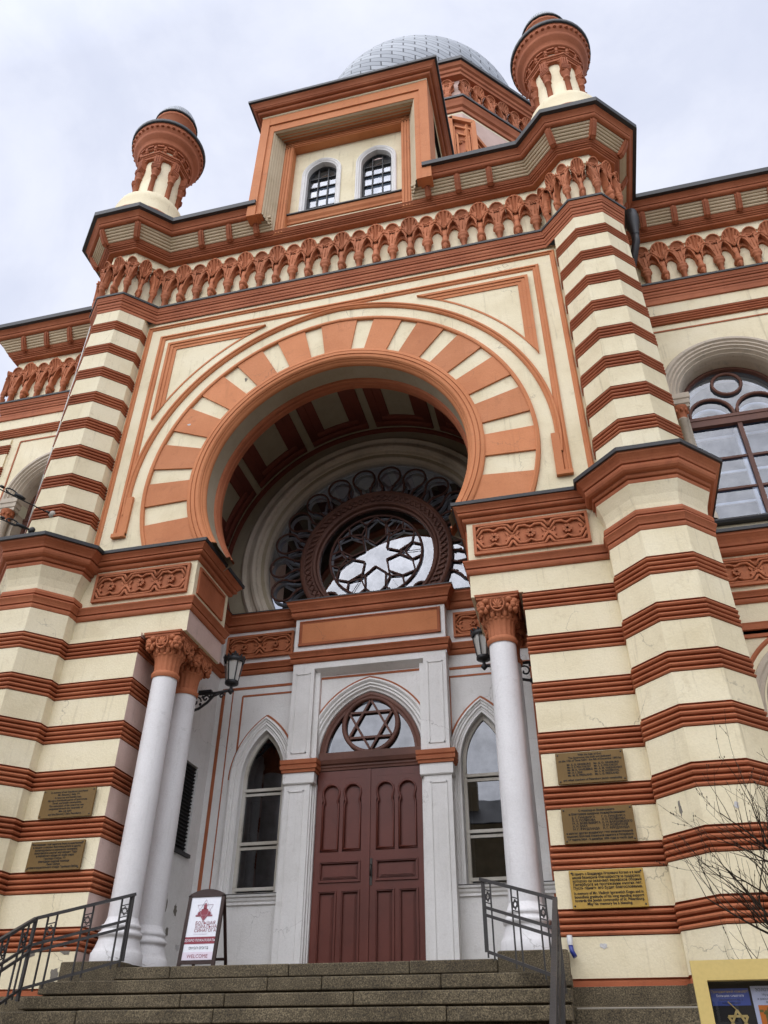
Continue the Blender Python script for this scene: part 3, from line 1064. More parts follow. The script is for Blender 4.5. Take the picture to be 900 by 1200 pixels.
# header with its sloping soffit, recess face with pointed opening
mb.box(-1.03, 1.03, YP, 3.05, 4.80, 4.93, 'white_paint')
mb.face([(-1.03, YP + .002, 4.80), (1.03, YP + .002, 4.80), (.97, 2.90, 4.70), (-.97, 2.90, 4.70)], 'white_paint')
DR, DE, DZS = .93, .29, 3.16
hole = pointed(0, DZS, DR + .18, DE, 2.9)
hole = [p for p in hole]
lp = [(-1.03, 2.9), ] + [(max(-1.029, min(1.029, x)), z) for x, z in hole] + [(1.03, 2.9), (1.03, 4.80), (-1.03, 4.80)]
mb.fill([[(-1.031, 3.2)] + [(x, z) for x, z in hole if abs(x) < 1.03] + [(1.031, 3.2), (1.031, 4.80), (-1.031, 4.80)]], 2.90, 'white_paint')
mb.arch([(.235, 2.91, 'white_paint'), (.235, 2.87, 'white_paint'), (.20, 2.85, 'white_paint'), (.175, 2.87, 'white_paint'), (.16, 2.89, 'white_paint'), (.13, 2.88, 'white_paint'), (.11, 2.91, 'white_paint'), (.08, 2.90, 'white_paint'), (.05, 2.94, 'white_paint'), (.02, 2.95, 'white_paint'), (.0, 3.0, None)],
        0, DZS, DR, DE, .06, 18)
surr = mb.build('door_surround', syn)
mb = MB()
y = 2.897
def line(p, q, w=.04): mb.bar((p[0], y, p[1]), (q[0], y, q[1]), .012, w, 'red', up=(q[1] - p[1], 0, -(q[0] - p[0])))
line((-.955, 3.80), (-.955, 4.66)); line((.955, 3.80), (.955, 4.66)); line((-.955, 4.66), (.955, 4.66))
pp = pointed(0, DZS, DR + .26, DE, DZS, 22)
for p, q in zip(pp, pp[1:]):
    if abs(p[0]) < .97 and abs(q[0]) < .97: line(p, q, .028)
mb.build('painted_border', surr)

# fanlight: brown frame, circle with six-pointed star
YD = 2.98
mb = MB()
mb.arch([(.0, YD + .06, 'wood_brown'), (.0, YD - .02, 'wood_brown'), (-.05, YD - .035, 'wood_brown'), (-.08, YD - .02, 'wood_brown'), (-.12, YD - .02, 'wood_brown'), (-.12, YD + .06, None)], 0, DZS, DR, DE, 0, 18)
mb.box(-.93, .93, YD - .04, YD + .06, 3.10, 3.26, 'wood_brown')
fan = mb.build('fanlight', syn)
mb = MB()
cz, cr = 3.735, .475
ring = [2 * PI * i / 40 for i in range(41)]
for (r0, y0), (r1, y1) in zip([(cr + .055, YD + .04), (cr + .055, YD - .02), (cr + .02, YD - .03), (cr - .02, YD - .02), (cr - .02, YD + .04)], [(cr + .055, YD - .02), (cr + .02, YD - .03), (cr - .02, YD - .02), (cr - .02, YD + .04)]):
    mb.grid([[(r0 * math.cos(a), y0, cz + r0 * math.sin(a)) for a in ring], [(r1 * math.cos(a), y1, cz + r1 * math.sin(a)) for a in ring]], 'wood_brown', True)
for k in range(2):
    P3 = [(cr * .97 * math.cos(R(90 + 180 * k + 120 * i)), cz + cr * .97 * math.sin(R(90 + 180 * k + 120 * i))) for i in range(3)]
    for i in range(3):
        p, q = P3[i], P3[(i + 1) % 3]
        mb.bar((p[0], YD + .01 + .004 * k, p[1]), (q[0], YD + .01 + .004 * k, q[1]), .05, .038, 'wood_brown', up=(q[1] - p[1], 0, -(q[0] - p[0])))
mb.build('star_tracery', fan)
mb = MB()
mb.fill([pointed(0, DZS, DR - .05, DE, 3.2, 18)], YD + .05, 'porch_glass')
mb.build('pane', fan)
mb = MB()
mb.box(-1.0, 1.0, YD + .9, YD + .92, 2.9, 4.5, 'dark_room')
for r_ in (.45,):
    mb.tube([(r_ * math.cos(a), YD + .35, cz + r_ * math.sin(a)) for a in ring[:-1]], .02, 'interior_grey', 5, closed=True)
for k in range(6):
    a = R(30 + 60 * k); b = R(30 + 60 * (k + 2))
    mb.bar((.44 * math.cos(a), YD + .35, cz + .44 * math.sin(a)), (.44 * math.cos(b), YD + .35, cz + .44 * math.sin(b)), .02, .025, 'interior_grey', up=(math.sin(b) - math.sin(a), 0, -(math.cos(b) - math.cos(a))))
mb.build('inner_frame', fan)
mb = MB()
mb.sweep([(-.02, 2.93, 'wood_brown'), (.03, 2.94, 'wood_brown'), (.035, 2.97, 'wood_brown'), (.015, 2.98, 'wood_brown'), (.03, 3.0, 'wood_brown'), (.03, 3.03, 'wood_brown'), (.06, 3.05, 'wood_brown'), (.075, 3.09, 'wood_brown'), (.085, 3.115, 'wood_brown'), (-.02, 3.13, None)], [(-.93, YD - .02), (.93, YD - .02)])
mb.build('transom', fan)

# double door
for sx_ in (-1, 1):
    mb = MB()
    x0, x1 = .006, .925
    zb, zt = LAND + .01, 2.93
    y = YD
    def bx(a, b, y0, y1, z0, z1):
        a, b = sorted((a * sx_, b * sx_)); mb.box(a, b, y0, y1, z0, z1, 'door_paint')
    bx(x0, x1, y, y + .06, zb, zt)
    # stiles and rails stand proud
    yr = y - .034
    st = .10
    for q in ((x0 + .02, x0 + .02 + st), (x1 - st, x1)): bx(q[0], q[1], yr, y, zb, zt)
    xi0, xi1 = x0 + .02 + st, x1 - st
    xm = (xi0 + xi1) / 2
    for z0, z1 in ((zb, zb + .22), (1.02, 1.14), (1.46, 1.60), (2.80, zt)): bx(xi0, xi1, yr, y, z0, z1)
    bx(xm - .035, xm + .035, yr, y, zb + .22, 1.02)
    bx(xm - .03, xm + .03, yr, y, 1.60, 2.80)
    # raised fields in the lower panels
    def field(a, b, z0, z1):
        for i, (d, t) in enumerate(((.055, .012), (.07, .024), (.085, .032))):
            bx(a + d + .002, b - d - .002, y - t, y + .01, z0 + d + .002, z1 - d - .002)
        # bolection
        for g_, t_ in ((.0, .022), (.016, .010)):
            w_ = .016
            for q in ((a + g_, b - g_, z1 - g_ - w_, z1 - g_), (a + g_, b - g_, z0 + g_, z0 + g_ + w_), (a + g_, a + g_ + w_, z0 + g_ + w_, z1 - g_ - w_), (b - g_ - w_, b - g_, z0 + g_ + w_, z1 - g_ - w_)):
                bx(q[0], q[1], yr - t_, y, q[2], q[3])
    field(xi0, xm - .035, zb + .22, 1.02); field(xm + .035, xi1, zb + .22, 1.02)
    field(xi0, xi1, 1.14, 1.46)
    # tall panels with keyhole heads
    for a, b in ((xi0, xm - .03), (xm + .03, xi1)):
        c = (a + b) / 2 * sx_; hw = (b - a) / 2
        rr = hw * .92
        zc_ = 2.55
        path = [(c - hw * .86, yr - .004, 1.64), (c - hw * .86, yr - .004, 2.36), (c - hw * .70, yr - .004, 2.40)]
        a0 = R(205)
        for i in range(15):
            t = a0 + (R(-25) - a0) * i / 14
            path.append((c + rr * math.cos(t), yr - .004, zc_ + rr * math.sin(t)))
        path += [(c + hw * .70, yr - .004, 2.40), (c + hw * .86, yr - .004, 2.36), (c + hw * .86, yr - .004, 1.64)]
        path.append(path[0])
        mb.tube(path, .019, 'door_paint', 6)
        # spandrel above the keyhole
        poly = [(c - hw, 2.80), (c - hw, 2.40)] + [(c + rr * math.cos(a0 + (R(-25) - a0) * i / 14), zc_ + rr * math.sin(a0 + (R(-25) - a0) * i / 14)) for i in range(15)] + [(c + hw, 2.40), (c + hw, 2.80)]
        mb.prism(poly, yr + .003, y + .002, 'door_paint')
    lf = mb.build('door_leaf', syn)
    if sx_ > 0:
        mb = MB()
        mb.box(.035, .075, yr - .012, yr, 1.08, 1.48, 'screw')
        mb.tube([(.055, yr - .01, 1.22), (.055, yr - .05, 1.22), (.055, yr - .055, 1.30), (.055, yr - .05, 1.38), (.055, yr - .01, 1.38)], .012, 'screw', 6)
        mb.build('handle', lf)
    else:
        mb = MB()
        mb.box(-.028, .03, yr - .02, yr + .01, zb, zt, 'door_paint')
        mb.build('astragal', lf)

# ------------------------------------------------------------------ rose window on the back wall
RZ, RR = 7.46, 2.36
mb = MB()
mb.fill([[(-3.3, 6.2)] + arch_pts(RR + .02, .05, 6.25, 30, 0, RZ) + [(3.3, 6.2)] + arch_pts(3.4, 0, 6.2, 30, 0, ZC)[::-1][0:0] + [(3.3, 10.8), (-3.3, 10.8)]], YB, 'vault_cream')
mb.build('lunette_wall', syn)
mb = MB()
gs = 'grey_stone'
mb.arch([(.52, YB + .01, gs), (.52, YB - .05, gs), (.47, YB - .09, gs), (.42, YB - .06, gs), (.40, YB - .03, gs), (.33, YB - .05, gs), (.30, YB - .10, gs), (.24, YB - .12, gs), (.19, YB - .09, gs), (.17, YB - .03, gs), (.11, YB - .02, gs), (.08, YB + .03, gs), (.03, YB + .04, gs), (.0, YB + .12, gs), (.0, YB + .3, None)],
        0, RZ, RR, .05, math.asin((6.25 - RZ) / 2.6), 36)
mb.build('lunette_moulding', syn)
YR = YB + .14
mb = MB()
wb = 'wood_brown'
IZ, IR = 7.36, 1.28      # inner ring
ang0 = math.asin((6.26 - IZ) / 1.5)
mb.arch([(.34, YR + .1, wb), (.34, YR - .05, wb), (.31, YR - .07, wb), (.27, YR - .03, wb), (.07, YR - .03, wb), (.04, YR - .07, wb), (.0, YR - .05, wb), (-.02, YR + .02, wb), (-.06, YR + .03, wb), (-.06, YR + .1, None)], 0, IZ, IR, .03, ang0, 36)
rose = mb.build('rose_window', syn)
mb = MB()
# guilloche on the ring: two interlaced waves
for ph in (0, PI):
    pts = []
    n = 420
    for i in range(n + 1):
        a = -.75 + (PI + 1.5) * i / n
        r_ = IR + .17 + .062 * math.sin(a * 34 + ph)
        x, z = r_ * math.cos(a), IZ + .02 + r_ * math.sin(a)
        if z > 6.28: pts.append((x, YR - .045 - .012 * math.cos(a * 34 + ph), z))
    mb.tube(pts, .017, wb, 5)
mb.build('guilloche', rose)
# petals between the two rings
npet = 14
for layer, (yy, m, th) in enumerate(((YR + .04, 'rose_wood', .024), (YR + .22, 'interior_grey', .04))):
    mb = MB()
    for k in range(npet):
        a = R(-24) + (R(228)) * (k + .5) / npet
        ca, sa = math.cos(a), math.sin(a)
        rc, rp = 2.06, .25
        def W(u, d): return (ca * d - sa * u, yy, IZ + .05 + sa * d + ca * u)
        pts = [W(-.10, 1.60), W(-.105, 1.72)]
        for i in range(15):
            t = R(228) - R(276) * i / 14
            pts.append(W(rp * math.cos(t) if True else 0, rc + rp * math.sin(t)))
        pts += [W(.105, 1.72), W(.10, 1.60)]
        pts = [p for p in pts if p[2] > 6.27]
        if len(pts) > 3: mb.tube(pts, th, m, 6)
        if layer == 0:
            for u in (-.11, .11):
                for d in (1.66, 1.78):
                    p = W(u, d)
                    if p[2] > 6.3: blob(mb, p, (.034, .034, .034), 'rose_wood', 6, 4)
        else:
            p, q, s_ = W(0, 1.55), W(0, 1.85), 0
            if min(p[2], q[2]) > 6.27:
                mb.bar(p, q, .05, .07, m, up=(0, 1, 0))
                for u in (-.2, .2): mb.bar(q, W(u, 2.02), .05, .06, m, up=(0, 1, 0))
    mb.build('petal_tracery' if layer == 0 else 'inner_tracery', rose)
# circle with the snowflake of hexagons
CZ, CR = 7.44, .985
for layer, (yy, m, th) in enumerate(((YR + .045, 'rose_wood', .020), (YR + .2, 'interior_white', .020))):
    mb = MB()
    mb.tube([(CR * math.cos(a), yy, CZ + CR * math.sin(a)) for a in ring[:-1]], th * 1.35, m, 7, closed=True)
    def bar(r0, a0, r1, a1, w=1.0):
        p = (r0 * math.cos(R(a0)), yy, CZ + r0 * math.sin(R(a0))); q = (r1 * math.cos(R(a1)), yy, CZ + r1 * math.sin(R(a1)))
        mb.bar(p, q, th * 1.3, th * 1.5 * w, m, up=(q[2] - p[2], 0, -(q[0] - p[0])))
    for k in range(6):
        A = 90 + 60 * k
        bar(.27, A, .50, A - 30 * .86); bar(.27, A, .50, A + 30 * .86)
        bar(.50, A - 26, .80, A - 15); bar(.50, A + 26, .80, A + 15)
        bar(.80, A - 15, .96, A); bar(.80, A + 15, .96, A)
        bar(.50, A + 26, .60, A + 30); bar(.50, A + 34, .60, A + 30)
        bar(.80, A + 15, .97, A + 22); bar(.80, A + 45, .97, A + 38)
        bar(.62, A + 30, .80, A + 15); bar(.62, A + 30, .80, A + 45); bar(.62, A + 30, .97, A + 30, .01)
    if layer == 0:
        for sx_ in (-1, 1):
            mb.tube([(sx_ * .95 + .165 * math.cos(a), yy, 6.50 + .165 * math.sin(a)) for a in ring[:-1]], th * 1.4, m, 7, closed=True)
    mb.build('star_tracery' if layer == 0 else 'inner_star', rose)
mb = MB()
mb.fill([arch_pts(RR, .05, 6.2, 30, 0, RZ)], YR + .08, 'rose_glass')
mb.build('pane', rose)
mb = MB()
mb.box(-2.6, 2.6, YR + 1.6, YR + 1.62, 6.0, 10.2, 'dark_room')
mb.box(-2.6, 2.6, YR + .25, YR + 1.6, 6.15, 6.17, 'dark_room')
mb.build('dark_gallery', rose)

# ------------------------------------------------------------------ upper entablature, all round
WY = 1.95
up_path = [(-9.50, 9.0), (-9.50, WY), (-TX - TU, WY), (-TX - TU, TCY - TU * .4142), (-TX - TU * .4142, TCY - TU), (-TX + TU * .4142, TCY - TU), (-TX + TU * .4142 + (SY - (TCY - TU)), SY)]
up_path = up_path + [(-x, y) for x, y in up_path[::-1] if True]
up_path = up_path[:-2] + [(16.0, WY)]
i_l = 6; i_r = 7
# moulding under the bracket frieze
mb = MB()
mb.sweep(stepped(12.12, 12.27, .03, .055, [1, 1], cyma=False, groove=.022) + stepped(12.272, 12.53, .055, .118, [1, .8, 1.5]) + [(.12, 12.531, 'black_metal'), (.14, 12.535, 'black_metal'), (.145, 12.58, 'black_metal'), (-.02, 12.60, None)], up_path)
mb.build('frieze_sill', syn)
mb = MB()
mb.sweep([(0, 12.56, 'cream'), (0, 13.78, 'cream'), (.05, 13.80, 'cream'), (.05, 14.10, None)], up_path)
mb.build('frieze_wall', syn)
mb = MB()
mb.sweep([(.0, 14.055, 'red')] + stepped(14.06, 14.265, .155, .30, [1, .7, 1, .8, 1.5], groove=.025) + [(.285, 14.275, None)], up_path)
mb.build('bed_mould', syn)
# corrugated cove and crown, in two runs so that the attic can stand between them
def cove_profile():
    p = []
    n = 5
    for i in range(n):
        for t, b in ((0, 0), (.25, .018), (.6, .022), (.92, .004)):
            s_ = (i + t) / n
            p.append((.29 + .19 * s_ + b * .9, 14.265 + .315 * s_ - b, 'soffit_cream'))
    p.append((.48, 14.585, 'red'))
    return p
for pth in (up_path[:i_l + 1] + [(-1.63, SY)], [(1.63, SY)] + up_path[i_r:]):
    mb = MB()
    mb.sweep(cove_profile(), pth)
    mb.build('corrugated_soffit', syn)
crown = [(.47, 14.60, 'red'), (.49, 14.575, 'red')] + stepped(14.57, 14.80, .50, .655, [1, 1.8]) + [(.66, 14.80, 'black_metal'), (.74, 14.805, 'black_metal'), (.75, 14.92, 'black_metal'), (-1.5, 15.05, None)]
for pth in (up_path[:i_l + 1] + [(-1.93, SY)], [(1.93, SY)] + up_path[i_r:]):
    mb = MB()
    mb.sweep(crown, pth)
    mb.build('crown_cornice', syn)

# modillions
def modillion_mesh():
    mb = MB()
    w = .065
    prof = [(.27, 14.245), (.30, 14.19), (.36, 14.22), (.44, 14.36), (.50, 14.50), (.505, 14.585), (.46, 14.60), (.27, 14.29)]
    def pt(o, u, z): return (u, -o, z)
    for s_ in (-w, w): mb.face([pt(o, s_, z) for o, z in prof], 'red')
    for (o0, z0), (o1, z1) in zip(prof, prof[1:] + prof[:1]):
        mb.face([pt(o0, -w, z0), pt(o0, w, z0), pt(o1, w, z1), pt(o1, -w, z1)], 'red')
    for (o0, z0), (o1, z1) in zip(prof[1:5], prof[2:6]):
        mb.bar(pt(o0, 0, z0 - .015), pt(o1, 0, z1 - .015), .05, .03, 'red')
    return mb
mod_first = []
def modillion(px, py, nx, ny, k=1.0):
    rot = (0, 0, math.atan2(ny, nx) + PI / 2)
    if not mod_first:
        o = modillion_mesh().build('modillion', None)
        o.location = (px, py, 0); o.rotation_euler = rot; o.scale = (1, k, 1)
        adopt(o, syn); mod_first.append(o)
    else: copy_part(mod_first[0], syn, (px, py, 0), rot, (1, k, 1))
for x in (1.99, 2.65, 3.34):
    for s_ in (-1, 1): modillion(s_ * x, SY, 0, -1)
q8 = math.sin(PI / 8) / math.cos(PI / 8)
for s_ in (-1, 1):
    for ang in (-112.5, -67.5, (-22.5 if s_ > 0 else -157.5)):
        a = R(ang)
        cr_ = TU / math.cos(PI / 8)
        modillion(s_ * TX + cr_ * math.cos(a), TCY + cr_ * math.sin(a), math.cos(a), math.sin(a), 1.07)
    for k in range(7):
        x = 6.55 + k * .68
        if s_ < 0 and x > 9.4: continue
        modillion(s_ * x, WY, 0, -1)
    modillion(s_ * (TX + TU), .5, s_, 0); modillion(s_ * (TX + TU), 1.15, s_, 0)
modillion(-9.50, WY, -.8, -.8)
for k in range(4): modillion(-9.50, WY + .6 + .68 * k, -1, 0)

# brackets
def bracket(shell):
    """local: wall plane y=0, outward -y, absolute z"""
    mb = MB()
    m = 'carved_red'
    if shell:
        secs = [(12.60, .012, .018, .13), (12.64, .038, .042, .12), (12.69, .065, .07, .105), (12.73, .072, .076, .10), (12.75, .052, .056, .105), (12.775, .058, .062, .10), (12.79, .088, .092, .09), (12.85, .096, .098, .09), (12.88, .075, .08, .09), (12.92, .064, .068, .09),
                (13.05, .062, .068, .085), (13.15, .066, .07, .08), (13.22, .072, .065, .07), (13.32, .085, .05, .05), (13.44, .105, .035, .03), (13.56, .12, .02, .01)]
        zc, rr, out = 13.61, .172, .215
    else:
        secs = [(12.58, .055, .06, .075), (12.80, .055, .06, .075), (12.82, .075, .08, .07), (12.86, .08, .085, .07), (12.875, .068, .072, .07), (12.91, .10, .105, .06), (12.96, .122, .125, .05), (12.985, .095, .10, .06), (13.0, .112, .115, .055), (13.03, .112, .115, .055), (13.04, .09, .098, .06),
                (13.10, .09, .10, .06), (13.25, .10, .10, .055), (13.40, .115, .095, .05), (13.50, .125, .08, .035), (13.58, .132, .05, .02)]
        zc, rr, out = 13.60, .138, .185
    rows = []
    n = 14
    for z, w_, d, c in secs:
        row = []
        for i in range(n + 1):
            t = PI * i / n
            q = 2.6
            cc, ss = math.cos(t), math.sin(t)
            row.append((w_ * (1 if cc > 0 else -1) * abs(cc) ** (2 / q), -(c + d * (abs(ss) ** (2 / q) * 2 - 1 if z < 13.0 and shell or z < 12.81 else abs(ss) ** (2 / q))), z))
        rows.append(row)
    mb.grid(rows, m, True)
    if shell or True:   # close the pendant / shaft at the back
        rb = [[(r[0][0], r[0][1], r[0][2]), (r[-1][0], r[-1][1], r[-1][2])] for r in rows]
        mb.grid(rb, m)
    # scallop niche
    A0 = R(112)
    fan = 9 if shell else 1
    nr, na = 8, 56
    rows = []
    z0 = zc - (rr * 2.15 if shell else rr * .9)
    for j in range(nr + 1):
        p = j / nr
        row = []
        for i in range(na + 1):
            a = -A0 + 2 * A0 * i / na
            rad_ = rr * p
            x = rad_ * math.sin(a)
            z = lerp(z0, zc, p) + rad_ * math.cos(a)
            conc = (.13 if shell else .10) * math.sin(PI * min(1, p * 1.02)) * (.35 + .65 * max(0, math.cos(a)))
            ribs = (.045 if shell else .012) * p * (abs(math.cos(a / A0 * PI * (3.5 if shell else 1.5))) - .5)
            ro = out * (.72 + .28 * math.cos(a)) * p + (1 - p) * (.165 if shell else .15)
            row.append((x, -(ro - conc * .62 + ribs), z))
        rows.append(row)
    mb.grid(rows, m, True)
    rim = ([(0.0, -.17, z0)] if shell else []) + [(rr * math.sin(-A0 + 2 * A0 * i / 20), -out * (.72 + .28 * math.cos(-A0 + 2 * A0 * i / 20)), zc + rr * math.cos(-A0 + 2 * A0 * i / 20)) for i in range(21)] + ([(0.0, -.17, z0)] if shell else [])
    mb.tube(rim, .020, m, 6)
    if shell: rim = rim[1:-1]
    # hood thickness back to the wall
    mb.grid([[(x * 1.06, y, zc + (z - zc) * 1.06) for x, y, z in rim], [(x * 1.06, -.0, zc + (z - zc) * 1.06 + .02) for x, y, z in rim]], m, True)
    if shell:
        mb.box(-.04, .04, -.20, -.0, zc + rr * 1.04, zc + rr * 1.04 + .055, m)
        for i in range(7):
            a = R(-75 + 25 * i)
            blob(mb, (.135 * math.sin(a), -out * (.60 + .32 * math.cos(a)), zc - .01 + .135 * math.cos(a)), (.013, .018, .013), m, 5, 3)
        for u in (-.03, .03, 0): blob(mb, (u, -.165 + abs(u) * .6, 13.34 - abs(u) * 1.5), (.014, .016, .014), m, 5, 3)
    else:
        mb.tube([(-.075, -.15, 13.56), (-.03, -.17, 13.52), (0, -.175, 13.46), (.03, -.17, 13.52), (.075, -.15, 13.56)], .013, m, 5)
        mb.tube([(0, -.17, 13.40), (0, -.165, 13.25), (0, -.155, 13.10)], .011, m, 5)
    # half arches to the neighbours
    hs = .1885
    for s_ in (-1, 1):
        lo, hi = [], []
        for i in range(9):
            t = i / 8
            x = s_ * lerp(.06, hs, t)
            zl = 13.02 + .44 * (1 - (1 - t) ** 2.1) ** .75 + (.0)
            lo.append((x, zl)); hi.append((x, 13.58 + .03 * math.cos(t * PI)))
        for (y0, off_) in ((-.15, 0), ):
            mb.grid([[(x, y0, z) for x, z in lo], [(x, y0, z) for x, z in hi]], m)
            mb.grid([[(x, y0, z) for x, z in lo], [(x, -.0, z - .02) for x, z in lo]], m)
            mb.grid([[(x, y0, z) for x, z in hi], [(x, -.0, z) for x, z in hi]], m)
        mb.tube([(x, -.155, z + .012) for x, z in lo], .012, m, 5)
        # little knot at the crossing
        blob(mb, (s_ * hs, -.15, 13.53), (.038, .035, .035), m, 6, 4)
        mb.tube([(s_ * .10, -.15, 13.47), (s_ * hs, -.145, 13.55), (s_ * hs, -.145, 13.62)], .015, m, 5)
        mb.tube([(s_ * .06, -.15, 13.22), (s_ * .11, -.15, 13.36), (s_ * hs, -.145, 13.50)], .012, m, 5)
    # inner order: a second arch set back, seen in the shade
    for s_ in (-1, 1):
        lo = [(s_ * lerp(.03, hs, i / 8), 12.95 + .38 * (1 - (1 - i / 8) ** 2.1) ** .75) for i in range(9)]
        mb.grid([[(x, -.05, z) for x, z in lo], [(x, -.05, 13.5) for x, z in lo]], m)
        mb.grid([[(x, -.05, z) for x, z in lo], [(x, .0, z) for x, z in lo]], m)
    return mb
mbS, mbC = bracket(True), bracket(False)
protoS = mbS.build('shell_bracket', None)
protoC = mbC.build('column_bracket', None)
first = {True: protoS, False: protoC}
used = {True: False, False: False}
rnd_b = random.Random(3)
def put_bracket(shell, x, y, ang, sx=1.0, parent=syn, z=0, sc=1.0):
    """ang: outward direction in degrees (-90 = towards the street)"""
    rot = (0, 0, R(ang + 90))
    if not used[shell]:
        o = first[shell]; used[shell] = True
        o.location = (x, y, z); o.rotation_euler = rot; o.scale = (sx, 1, 1)
        adopt(o, parent); return o
    j_ = rnd_b.uniform(-.012, .012)
    return copy_part(first[shell], parent, (x + j_ * .4, y, z + j_ * .5), (0, 0, rot[2] + j_ * 2), (sx * sc * (1 + j_), sc * (1 + rnd_b.uniform(-.06, .03)), sc))
for k in range(-5, 6): put_bracket(True, k * .754, SY, -90)
for k in range(-6, 6): put_bracket(False, (k + .5) * .754, SY, -90)
ca_ = TU / math.cos(PI / 8)
for s_ in (-1, 1):
    for a in (-135, -90, -45): put_bracket(True, s_ * TX + TU * math.cos(R(a)), TCY + TU * math.sin(R(a)), a, .70)
    for a in (-157.5, -112.5, -67.5, -22.5): put_bracket(False, s_ * TX + ca_ * math.cos(R(a)), TCY + ca_ * math.sin(R(a)), a, .72)
    outer = 0 if s_ > 0 else 180
    for k in range(3):
        put_bracket(k % 2 == 0, s_ * (TX + TU), TCY + .05 + .36 * k, outer)
for k in range(12):
    x = 6.39 + .3765 * k
    if x < 11.5: put_bracket(k % 2 == 1, x, WY, -90)
for k in range(9):
    x = -6.39 - .3765 * k
    put_bracket(k % 2 == 1, x, WY, -90)
put_bracket(False, -9.62, WY + .03, -135, .8)
for k in range(3): put_bracket(k % 2 == 0, -9.50, WY + .4 + .3765 * k, 180)

# ------------------------------------------------------------------ attic above the portal
attic = None
mb = MB()
# body
mb.box(-2.02, -1.40, .06, 4.2, 14.3, 18.6, 'cream'); mb.box(1.40, 2.02, .06, 4.2, 14.3, 18.6, 'cream')
holes = []
AZS, AR, AE, AZB = 16.62, .375, .10, 15.06
loops = [[(-1.42, 14.2), (1.42, 14.2), (1.42, 18.2), (-1.42, 18.2)]]
for c in (-.655, .715): loops.append(pointed(c, AZS, AR, AE, AZB))
mb.fill(loops, SY - .04, 'cream')
attic = mb.build('attic', syn)
fz0 = 14.40
mb = MB()
for s_ in (-1, 1):
    def bx(a, b, *r):
        a, b = sorted((a * s_, b * s_)); mb.box(a, b, *r)
    bx(1.79, 2.10, -.60, .3, fz0 + .08, 18.56, 'salmon')
    bx(1.92, 2.13, -.64, .2, fz0 + .02, 18.56, 'salmon')
    bx(1.86, 2.09, -.62, .2, fz0 + .05, fz0 + .10, 'salmon')
    # corrugated splay
    n = 6
    prev = None
    for i in range(n * 4 + 1):
        t = i / (n * 4)
        b = .014 * (math.sin(t * n * 2 * PI - PI / 2) + 1)
        cur = ((lerp(1.80, 1.615, t)) * s_ - b * s_, lerp(-.585, -.19, t))
        ztop = lerp(17.86, 17.92, t)
        if prev: mb.face([(prev[0], prev[1], lerp(14.5, 14.26, (i - 1) / (n * 4))), (cur[0], cur[1], lerp(14.5, 14.26, t)), (cur[0], cur[1], 18.2), (prev[0], prev[1], 18.2)], 'soffit_cream')
        prev = cur
    # inner fluted frame
    bx(1.38, 1.62, -.20, .06, 14.16, 17.93, 'salmon')
    for q in range(3): bx(1.40 + q * .07, 1.435 + q * .07, -.222, -.19, 14.18, 17.91 - .07 * (2 - q), 'salmon')
# header: outer band, cove, inner band
mb.box(-2.09, 2.09, -.596, .28, 17.903, 18.55, 'salmon')
mb.box(-2.115, 2.115, -.632, .18, 18.183, 18.555, 'salmon')
n = 5
prev = None
for i in range(n * 4 + 1):
    t = i / (n * 4)
    b = .014 * (math.sin(t * n * 2 * PI - PI / 2) + 1)
    cur = (lerp(-.58, -.19, t), lerp(17.90, 17.93, t) - b - .0)
    if prev: mb.face([(-1.80, prev[0], prev[1]), (1.80, prev[0], prev[1]), (1.80, cur[0], cur[1]), (-1.80, cur[0], cur[1])], 'soffit_cream')
    prev = cur
mb.box(-1.62, 1.62, -.20, .06, 17.66, 17.94, 'salmon')
for q in range(3): mb.box(-1.6 + .0, 1.6, -.222, -.19, 17.69 + q * .08, 17.73 + q * .08, 'salmon')
mb.build('attic_frame', attic)
mb = MB()
mb.sweep([(0, 18.53, 'cream'), (.02, 18.54, 'cream'), (.025, 18.58, 'red')] + stepped(18.585, 18.875, .05, .275, [1, .8, 1.8]) + [(.28, 18.88, 'black_metal'), (.33, 18.885, 'black_metal'), (.335, 18.96, 'black_metal'), (-1.2, 19.1, None)],
         [(-2.11, 3.6), (-2.11, -.63), (2.11, -.63), (2.11, 3.6)])
mb.build('attic_cornice', attic)
mb = MB()
mb.sweep([(.0, 14.30, 'cream'), (.02, 14.50, 'cream'), (.02, 14.66, 'salmon'), (.05, 14.67, 'salmon'), (.06, 14.72, 'salmon'), (.045, 14.73, 'salmon'), (.09, 14.80, 'salmon'), (.11, 14.88, 'salmon'), (.115, 14.91, 'black_metal'), (.15, 14.915, 'black_metal'), (.15, 14.95, 'black_metal'), (-.05, 14.97, None)],
         [(-1.385, SY - .05), (1.385, SY - .05)])
mb.build('window_sill', attic)
